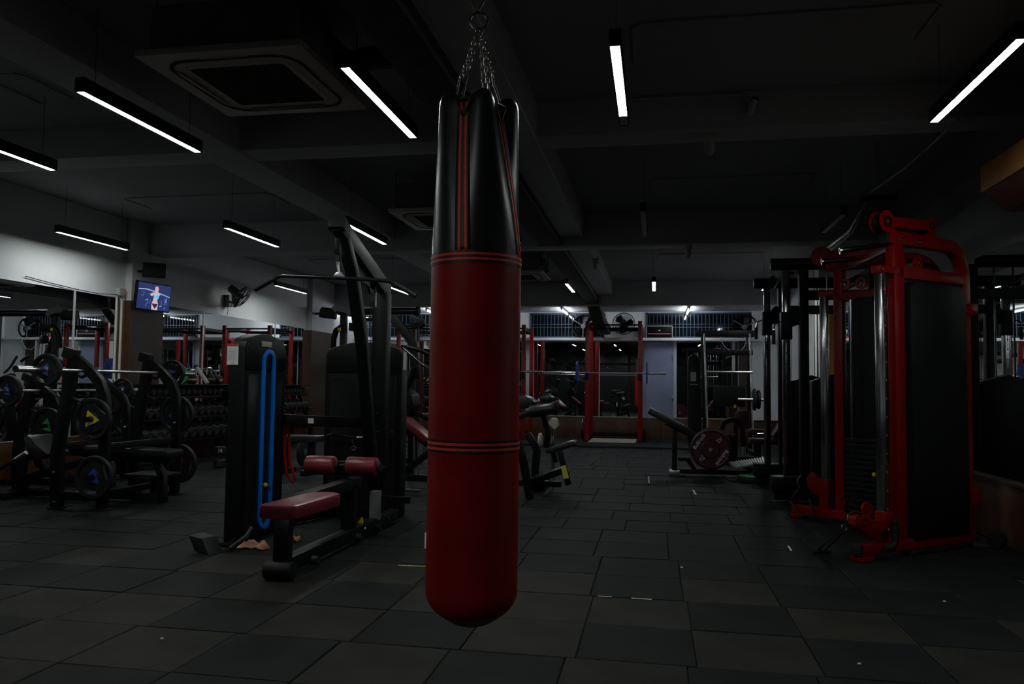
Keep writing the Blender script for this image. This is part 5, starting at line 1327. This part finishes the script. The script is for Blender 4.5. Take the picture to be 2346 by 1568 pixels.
B().bx(Sg(1635, 890).x, Sg(1708, 890).x, YS+.02, YS+.12, Sg(1650, 932).z, Sg(1650, 884).z).build('back_board', 'black_plastic', sm, .02)
for px in (1672,): B().path([V((Sg(px, 850).x, YS+.1, z1)), V((Sg(px, 850).x, YS+.1, Sg(px, 890).z))], Y3, .05, .07).build('board_stem', 'black_metal', sm, .005)
z2 = Sg(1730, 916).z; bb_ = barbell_x(Sg(1690, 916).x, Sg(1765, 916).x, YS-.12, z2, 'steel bar with black plate on the smith machine') if False else None
B().cyl((Sg(1690, 916).x, YS-.05, z2), (Sg(1762, 916).x, YS-.05, z2), .024, 12).build('plate_bar', 'bar_chrome', sm)
for k, px in enumerate((1727.5, 1737)):
    disc_x(Sg(px, 916).x, YS-.05, z2, (.19, .165)[k], .05, 'black_rubber', ('larger black plate on the side bar of the smith machine', 'smaller black plate on the side bar of the smith machine')[k], 'black plates on the smith machine')
# recumbent seat machine with wine pads
rm = thing('leg_extension_machine', 'black seated machine with wine red back pad and seat before the smith machine', 'weight machine', (1.4, 12.3, 0))
YE = 12.2; E_ = lambda px, py, Y=YE: Wy(px, py, Y)
B().prism([E_(x, y) for x, y in ((1686, 978), (1684, 950), (1690, 942), (1714, 940), (1718, 950), (1718, 978), (1712, 982), (1692, 982))], (0, .08, 0)).build('back_pad', 'dark_wine', rm, .015)
B().prism([E_(x, y, YE-.1) for x, y in ((1717, 990), (1722, 984), (1758, 986), (1760, 994), (1722, 997))], (0, .3, 0)).build('seat_pad', 'dark_wine', rm, .015)
B().bar(E_(1735, 1000), V((E_(1735, 1000).x, YE, .05)), .09, .09).build('seat_post', 'black_metal', rm, .006)
B().cyl(E_(1735, 995, YE-.12), E_(1762, 995, YE-.12), .014, 10).build('side_grip', 'chrome', rm)
fr_ = [E_(x, y, YE-.05) for x, y in ((1655, 1030), (1652, 985), (1660, 968), (1676, 962), (1690, 966))]
B().path(fr_, Y3, .10, .07).build('curved_frame', 'black_metal', rm, .01)
B().path([E_(1700, 982), E_(1706, 1040)], Y3, .09, .08).build('back_post', 'black_metal', rm, .006)
B().bx(E_(1648, 1040).x, E_(1762, 1040).x, YE-.1, YE+.1, .02, .12).build('base', 'black_metal', rm, .01)
B().bx(E_(1662, 1020).x, E_(1686, 1020).x, YE-.18, YE+.05, .1, E_(1662, 994).z).build('console_box', 'black_plastic', rm, .01)
p = E_(1678, 998, YE-.19); B().lathe([(0, -.01), (.02, -.008), (.02, .005)], p, Y3, 12).build('stop_button', 'inset_red', rm)
p = E_(1703, 1034, YE-.2); B().cyl(p+V((0, .0, -.06)), p+V((0, 0, .06)), .035, 12).build('pedal', 'steel', rm)
p = E_(1684, 935, YE+.1); B().cyl(p, p+V((0, 0, .05)), .018, 10).build('adjuster_knob', 'knob_yellow', rm)
B().path([E_(1686, 955, YE+.1), V((E_(1686, 955).x, YE+.12, .1))], Y3, .06, .06).build('knob_post', 'black_metal', rm, .005)

# incline wine pad by the black tower
p = Wy(1790, 960, 11.0); t = thing('weight_bench', 'bench with inclined wine red pad standing behind the black cable tower', 'weight bench', (p.x, 11, 0))
B().path([p+V((.22, 0, .25)), p+V((-.10, 0, -.25))], Y3, .28, .08).build('back_pad', 'dark_wine', t, .02)
B().bx(p.x-.42, p.x-.06, 10.88, 11.12, .40, .47).build('seat_pad', 'dark_wine', t, .02)
B().path([V((p.x-.5, 11, .05)), V((p.x+.35, 11, .05))], Y3, .07, .06).build('base_rail', 'black_metal', t, .006)
B().path([V((p.x-.2, 11, .05)), V((p.x-.2, 11, .42))], Y3, .07, .06).build('post', 'black_metal', t, .006)
B().path([V((p.x+.3, 11, .05)), p+V((.12, 0, .05))], Y3, .06, .05).build('strut', 'black_metal', t, .006)
for x in (-.5, .35): B().bx(p.x+x-.04, p.x+x+.04, 10.75, 11.25, 0, .06).build('cross_foot', 'black_metal', t, .006)

# ================================================================== LEG CURL MACHINE right of the bag
lc = thing('leg_curl_machine', 'black leg curl machine with rollers and yellow taped lever behind the bag', 'weight machine', (-1.5, 8.6, 0))
YL = 8.5; K = lambda px, py, Y=YL: Wy(px, py, Y)
B().prism([K(x, y, YL-.1) for x, y in ((1176, 935), (1182, 910), (1198, 906), (1214, 912), (1226, 922), (1200, 938))], (0, .28, 0)).build('chest_pad', 'black_vinyl', lc, .015)
B().path([K(1180, 958), K(1240, 938), K(1262, 930)], Y3, .30, .07).build('thigh_pad', 'black_vinyl', lc, .02)
B().tube([K(1214, 944, YL-.22), K(1268, 936, YL-.22)], .068, 18).build('ankle_roller', 'black_vinyl', lc, .012)
B().lathe([(.03, 0), (.072, 0), (.076, .02), (.05, .05), (0, .055)], K(1268, 936, YL-.22), (K(1275, 935, YL-.22)-K(1255, 938, YL-.22)), 16).build('roller_cap', 'black_rubber', lc)
B().prism([K(x, y, YL+.3) for x, y in ((1234, 912), (1240, 907), (1262, 907), (1266, 913), (1256, 920), (1238, 920))], (0, .25, 0)).build('head_pad', 'black_vinyl', lc, .015)
B().box(K(1229, 931, YL-.2), (.06, .04, .03), ry=-.4).build('adjuster_grip', 'tape_yellow', lc, .008)
B().prism([K(x, y, YL-.15) for x, y in ((1255, 970), (1262, 958), (1274, 960), (1279, 976), (1270, 986))], (0, .14, 0)).build('cam_cover', 'cream_plastic', lc, .012)
B().path([K(1208, 994, YL-.15), K(1226, 1022, YL-.15), K(1230, 1034, YL-.15), V((K(1229, 1060).x, YL-.15, .05))], Y3, .07, .075).build('front_post', 'black_metal', lc, .008)
B().path([K(1252, 1026), K(1256, 990), K(1244, 950)], Y3, .06, .06).build('rear_post', 'black_metal', lc, .006)
B().path([V((K(1195, 1060).x, YL-.15, .10)), V((K(1290, 1060).x, YL-.15, .10))], Y3, .07, .06).build('base_rail', 'black_metal', lc, .006)
B().path([K(1186, 1010, YL-.6), K(1200, 1060, YL-.6), V((K(1214, 1140, YL-.6).x, YL-.6, .0))], Y3, .08, .075).build('near_post', 'black_metal', lc, .008)
B().bar(V((K(1209, 1100, YL-.6).x, YL-.6, .16)), K(1290, 1077, YL-.05), .06, .07).build('side_rail', 'black_metal', lc, .006)
B().prism([K(x, y, YL-.25) for x, y in ((1248, 1030), (1262, 1026), (1308, 1011), (1318, 1013), (1319, 1022), (1262, 1040), (1250, 1040))], (0, .3, 0)).build('seat_pad', 'black_vinyl', lc, .012)
B().path([K(1268, 1038, YL-.1), K(1274, 1060, YL-.1)], Y3, .06, .05).build('seat_post', 'black_metal', lc, .005)
lv = B().path([K(1282, 1034, YL-.3), K(1303, 1112, YL-.3)], Y3, .05, .06).build('lever', 'black_metal', lc, .006)
B().path([K(1291, 1067, YL-.305), K(1298, 1096, YL-.305)], Y3, .056, .054).build('yellow_tape', 'tape_yellow', lv)
B().lathe([(0, -.02), (.07, -.018), (.08, 0), (.07, .02), (0, .02)], K(1238, 1008, YL+.3), X3, 20).build('round_weight', 'cream_plastic', lc)
B().bx(K(1215, 1040).x, K(1248, 1040).x, YL-.05, YL+.5, .02, .09).build('cross_foot', 'black_metal', lc, .006)
for px in (1262, 1266): B().cyl(K(px, 985, YL+.2), V((K(px, 985).x, YL+.2, .06)), .012, 8).build('guide_rod', 'chrome', lc)

# ================================================================== CHEST PRESS / CABLE MACHINE left of the bag
cm = thing('chest_press_machine', 'black press machine with wine red inclined seat pad behind the pulldown tower', 'weight machine', (-2.9, 8.6, 0))
YQ = 8.6; Q = lambda px, py, Y=YQ: Wy(px, py, Y)
B().path([Q(905, 945), Q(930, 962), Q(985, 1008)], Y3, .30, .075).build('inclined_pad', 'wine_vinyl', cm, .02)
B().path([Q(900, 962), Q(985, 1022)], Y3, .08, .06).build('pad_frame', 'black_metal', cm, .006)
B().path([Q(900, 728, YQ+.3), Q(935, 770, YQ+.3), Q(948, 790, YQ+.3), V((Q(955, 800, YQ+.3).x, YQ+.3, 1.2))], Y3, .09, .10).build('boom', 'black_metal', cm, .008)
B().path([Q(948, 755, YQ+.3), V((Q(944, 900, YQ+.3).x, YQ+.3, .05))], Y3, .07, .06).build('upright', 'black_metal', cm, .006)
B().prism([Q(x, y, YQ+.2) for x, y in ((936, 730), (944, 722), (968, 730), (972, 742), (962, 752), (938, 750))], (0, .1, 0)).build('pulley_housing', 'black_plastic', cm, .01)
B().lathe([(0, -.008), (.012, -.006), (.014, .004)], Q(951, 739, YQ+.19), Y3, 10).build('axle_bolt', 'chrome', cm)
for px in (961, 966): B().cyl(Q(px, 752, YQ+.25), V((Q(px, 752).x, YQ+.25, .3)), .004, 6).build('cable', 'black_rubber', cm)
B().tube([Q(924, 797, YQ-.2), Q(945, 815, YQ-.2), Q(966, 834, YQ-.2), Q(990, 848, YQ-.2), Q(1010, 856, YQ-.2)], .022, 12).build('press_arm', 'chrome', cm)
B().tube([Q(930, 795, YQ), Q(960, 802, YQ), Q(990, 815, YQ)], .026, 12).build('press_arm', 'black_metal', cm)
B().tube([Q(950, 842, YQ), Q(938, 872, YQ), Q(926, 898, YQ), Q(922, 915, YQ)], [.05, .045, .04, .03], 12).build('counter_arm', 'black_metal', cm)
B().tube([Q(958, 845, YQ), Q(955, 858, YQ), Q(945, 862, YQ)], .018, 10).build('grip', 'black_rubber', cm)
B().prism([Q(x, y, YQ) for x, y in ((900, 890), (930, 892), (944, 905), (948, 930), (940, 945), (900, 945))], (0, .3, 0)).build('weight_cover', 'black_plastic', cm, .02)
B().bar(Q(915, 1090, YQ-.3), Q(990, 1032, YQ-.3), .07, .07).build('diagonal_strut', 'black_metal', cm, .006)
B().bar(V((Q(900, 1105).x, YQ-.3, .12)), V((Q(1010, 1105).x, YQ-.3, .12)), .07, .07).build('base_rail', 'black_metal', cm, .006)
B().bar(V((Q(900, 1105).x, YQ-.8, .05)), V((Q(1010, 1105).x, YQ-.8, .05)), .05, .03).build('front_rail', 'steel', cm, .006)
for px in (949, 957): B().cyl(Q(px, 1000, YQ-.1), Q(px+1, 1098, YQ-.1), .012 if px == 949 else .006, 8).build('guide_rod', 'steel', cm)
B().box(Q(953, 1095, YQ-.1), (.09, .06, .06)).build('cable_stop', 'black_rubber', cm, .008)
B().path([Q(920, 938, YQ+.2), Q(955, 948, YQ+.2), Q(985, 962, YQ+.2)], Y3, .05, .05).build('side_arm', 'black_metal', cm, .006)
# overhead machine further back with a long chrome-topped bar
om = thing('cable_crossover', 'black overhead cable frame with long bar seen above the rear weight tower', 'weight machine', (-4.1, 11, 0))
YO = 11.0; O = lambda px, py, Y=YO: Wy(px, py, Y)
B().cyl(O(775, 715), O(958, 713), .050, 14).build('overhead_bar', 'black_gloss', om)
B().cyl(O(955, 712), O(961, 712), .062, 14).build('bar_end', 'black_rubber', om)
B().path([O(766, 712), O(776, 704), O(800, 712), O(806, 722)], Y3, .12, .10).build('bar_head', 'grey_metal', om, .01)
B().cyl(O(780, 706), O(780, 699), .035, 14).build('top_knob', 'grey_metal', om)
B().box(O(752, 720), (.22, .16, .13), ry=.12).build('counter_weight', 'black_plastic', om, .012)
B().path([O(788, 722), V((O(786, 900).x, YO, .0))], Y3, .09, .09).build('upright', 'black_metal', om, .008)
B().tube([O(786, 748)+V((.02, -.06, 0)), O(774, 758)+V((0, -.06, 0)), O(768, 776)+V((0, -.06, 0)), O(766, 800)+V((0, -.06, 0))], .045, 12).build('curved_arm', 'black_metal', om)
B().box(O(778, 755, YO-.1), (.05, .03, .05)).build('adjuster_knob', 'knob_yellow', om, .008)
B().bx(O(798, 770).x, O(830, 770).x, YO, YO+.2, O(800, 758).z, O(800, 740).z).build('cross_head', 'black_metal', om, .01)
B().lathe([(0, -.02), (.10, -.02), (.10, .02), (0, .02)], O(842, 733), Z3, 20).build('pulley', 'black_plastic', om)
B().path([V((O(955, 720).x, YO+.05, 0)), O(955, 716, YO+.05)], Y3, .08, .08).build('upright', 'black_metal', om, .008)
B().bar((O(770, 900).x, YO, .04), (O(970, 900).x, YO, .04), .09, .07).build('base_rail', 'black_metal', om, .008)

# two more machines standing behind the bag, seen in the far mirror
copy_tree(cm, (-3.0, 12.3, 0), (0, 0, .4), label='black press machine in the far bay reflected in the far mirror')
copy_tree(lc, (-2.85, 13.55, 0), (0, 0, 2.6), label='black leg curl machine close to the lifting platform reflected in the far mirror')

# black mat-topped flat bench seen between the towers
fb = thing('weight_bench', 'black flat bench with steel edge seen between the two weight towers', 'weight bench', (-3.9, 9.3, 0))
YD = 9.3; D_ = lambda px, py, Y=YD: Wy(px, py, Y)
B().bx(D_(640, 1000).x, D_(735, 1000).x, YD-.15, YD+.15, D_(690, 1012).z, D_(690, 998).z).build('pad', 'black_vinyl', fb, .015)
B().bx(D_(642, 1000).x, D_(735, 1000).x, YD-.155, YD-.15, D_(690, 1000).z, D_(690, 997).z).build('edge_strip', 'steel', fb)
for px in (655, 715):
    x = D_(px, 1010).x; B().path([V((x, YD, D_(690, 1012).z)), V((x, YD, .05))], Y3, .08, .07).build('leg', 'black_metal', fb, .006); B().bx(x-.05, x+.05, YD-.22, YD+.22, 0, .06).build('foot', 'black_metal', fb, .006)
# grey wheel-like plate behind the red band
c = Wz(672, 1075, 0); disc_x(c.x, c.y+.3, .20, .19, .05, 'black_rubber', 'black rubber plate standing on the floor between the weight towers', 'loose plates between the towers') 

# ================================================================== SMALL THINGS ON THE FLOOR
def strip(a, b, wdt, material, label, name='floor_tape', z=.0016):
    p, q = Wz(*a, 0), Wz(*b, 0); d = (q-p); n = V((-d.y, d.x, 0)).normalized()*wdt/2
    o = B().prism([p+n+Z3*z, p-n+Z3*z, q-n+Z3*z, q+n+Z3*z], (0, 0, .0012)).build(name, material)
    tag(o, label, 'tape', 'scraps of pale tape on the floor')
strip((912, 1297), (976, 1299), .010, 'tape_yellow', 'pale yellow tape strip on the tiles beside the punching bag')
strip((1370, 1367), (1402, 1369), .008, 'lead_tape', 'short white tape strip stuck on the tile joint right of the bag')
strip((1446, 1372), (1493, 1375), .010, 'lead_tape', 'longer white tape strip stuck on the tile joint right of the bag')
strip((1806, 1252), (1813, 1263), .012, 'lead_tape', 'white scrap on the tile joint before the red machine')
strip((1588, 1124), (1594, 1134), .02, 'lead_tape', 'white scrap on the tile joint before the leg machine')
strip((1486, 1092), (1487, 1108), .012, 'lead_tape', 'pale sliver in the tile joint of the aisle')
for px, py, lb in ((1969, 1525, 'tiny pale pebble on the tiles nearest the right mirrors'), (2164, 1381, 'tiny pale pebble on the tiles before the dado'), (371, 1467, 'tiny white crumb on the tiles before the pulldown seat'), (1562, 1303, 'tiny white crumb on the aisle tiles')):
    c = Wz(px, py, 0); tag(B().ball(c+Z3*.006, .007, 8, (1.3, .8, .7)).build('pebble', 'lead_tape'), lb, 'debris', 'crumbs on the floor')
# dark hand weight and roller by the dado on the right
c = Wz(2290, 1258, 0); t = thing('ab_wheel', 'small dark wheel with chrome hub lying by the right dado', 'ab wheel', c)
B().lathe([(.02, -.04), (.055, -.04), (.062, -.03), (.062, .03), (.055, .04), (.02, .04)], c+V((-.02, 0, .063)), V((.7, .7, 0)), 20, True).build('wheel', 'black_rubber', t); B().ring(c+V((-.02, 0, .063)), V((.7, .7, 0)), .024, .014, .1, 14).build('hub', 'chrome', t)
# upright pipe edge left of the bag
p = Wz(975, 1258, 0); t = thing('floor_bracket', 'thin upright white strip standing on the tiles behind the bag', 'bracket', p)
B().bx(p.x-.006, p.x+.006, p.y-.006, p.y+.006, 0, .11).build('strip', 'lead_tape', t); B().bx(p.x-.012, p.x+.012, p.y-.012, p.y+.012, 0, .006).build('foot', 'grey_metal', t)
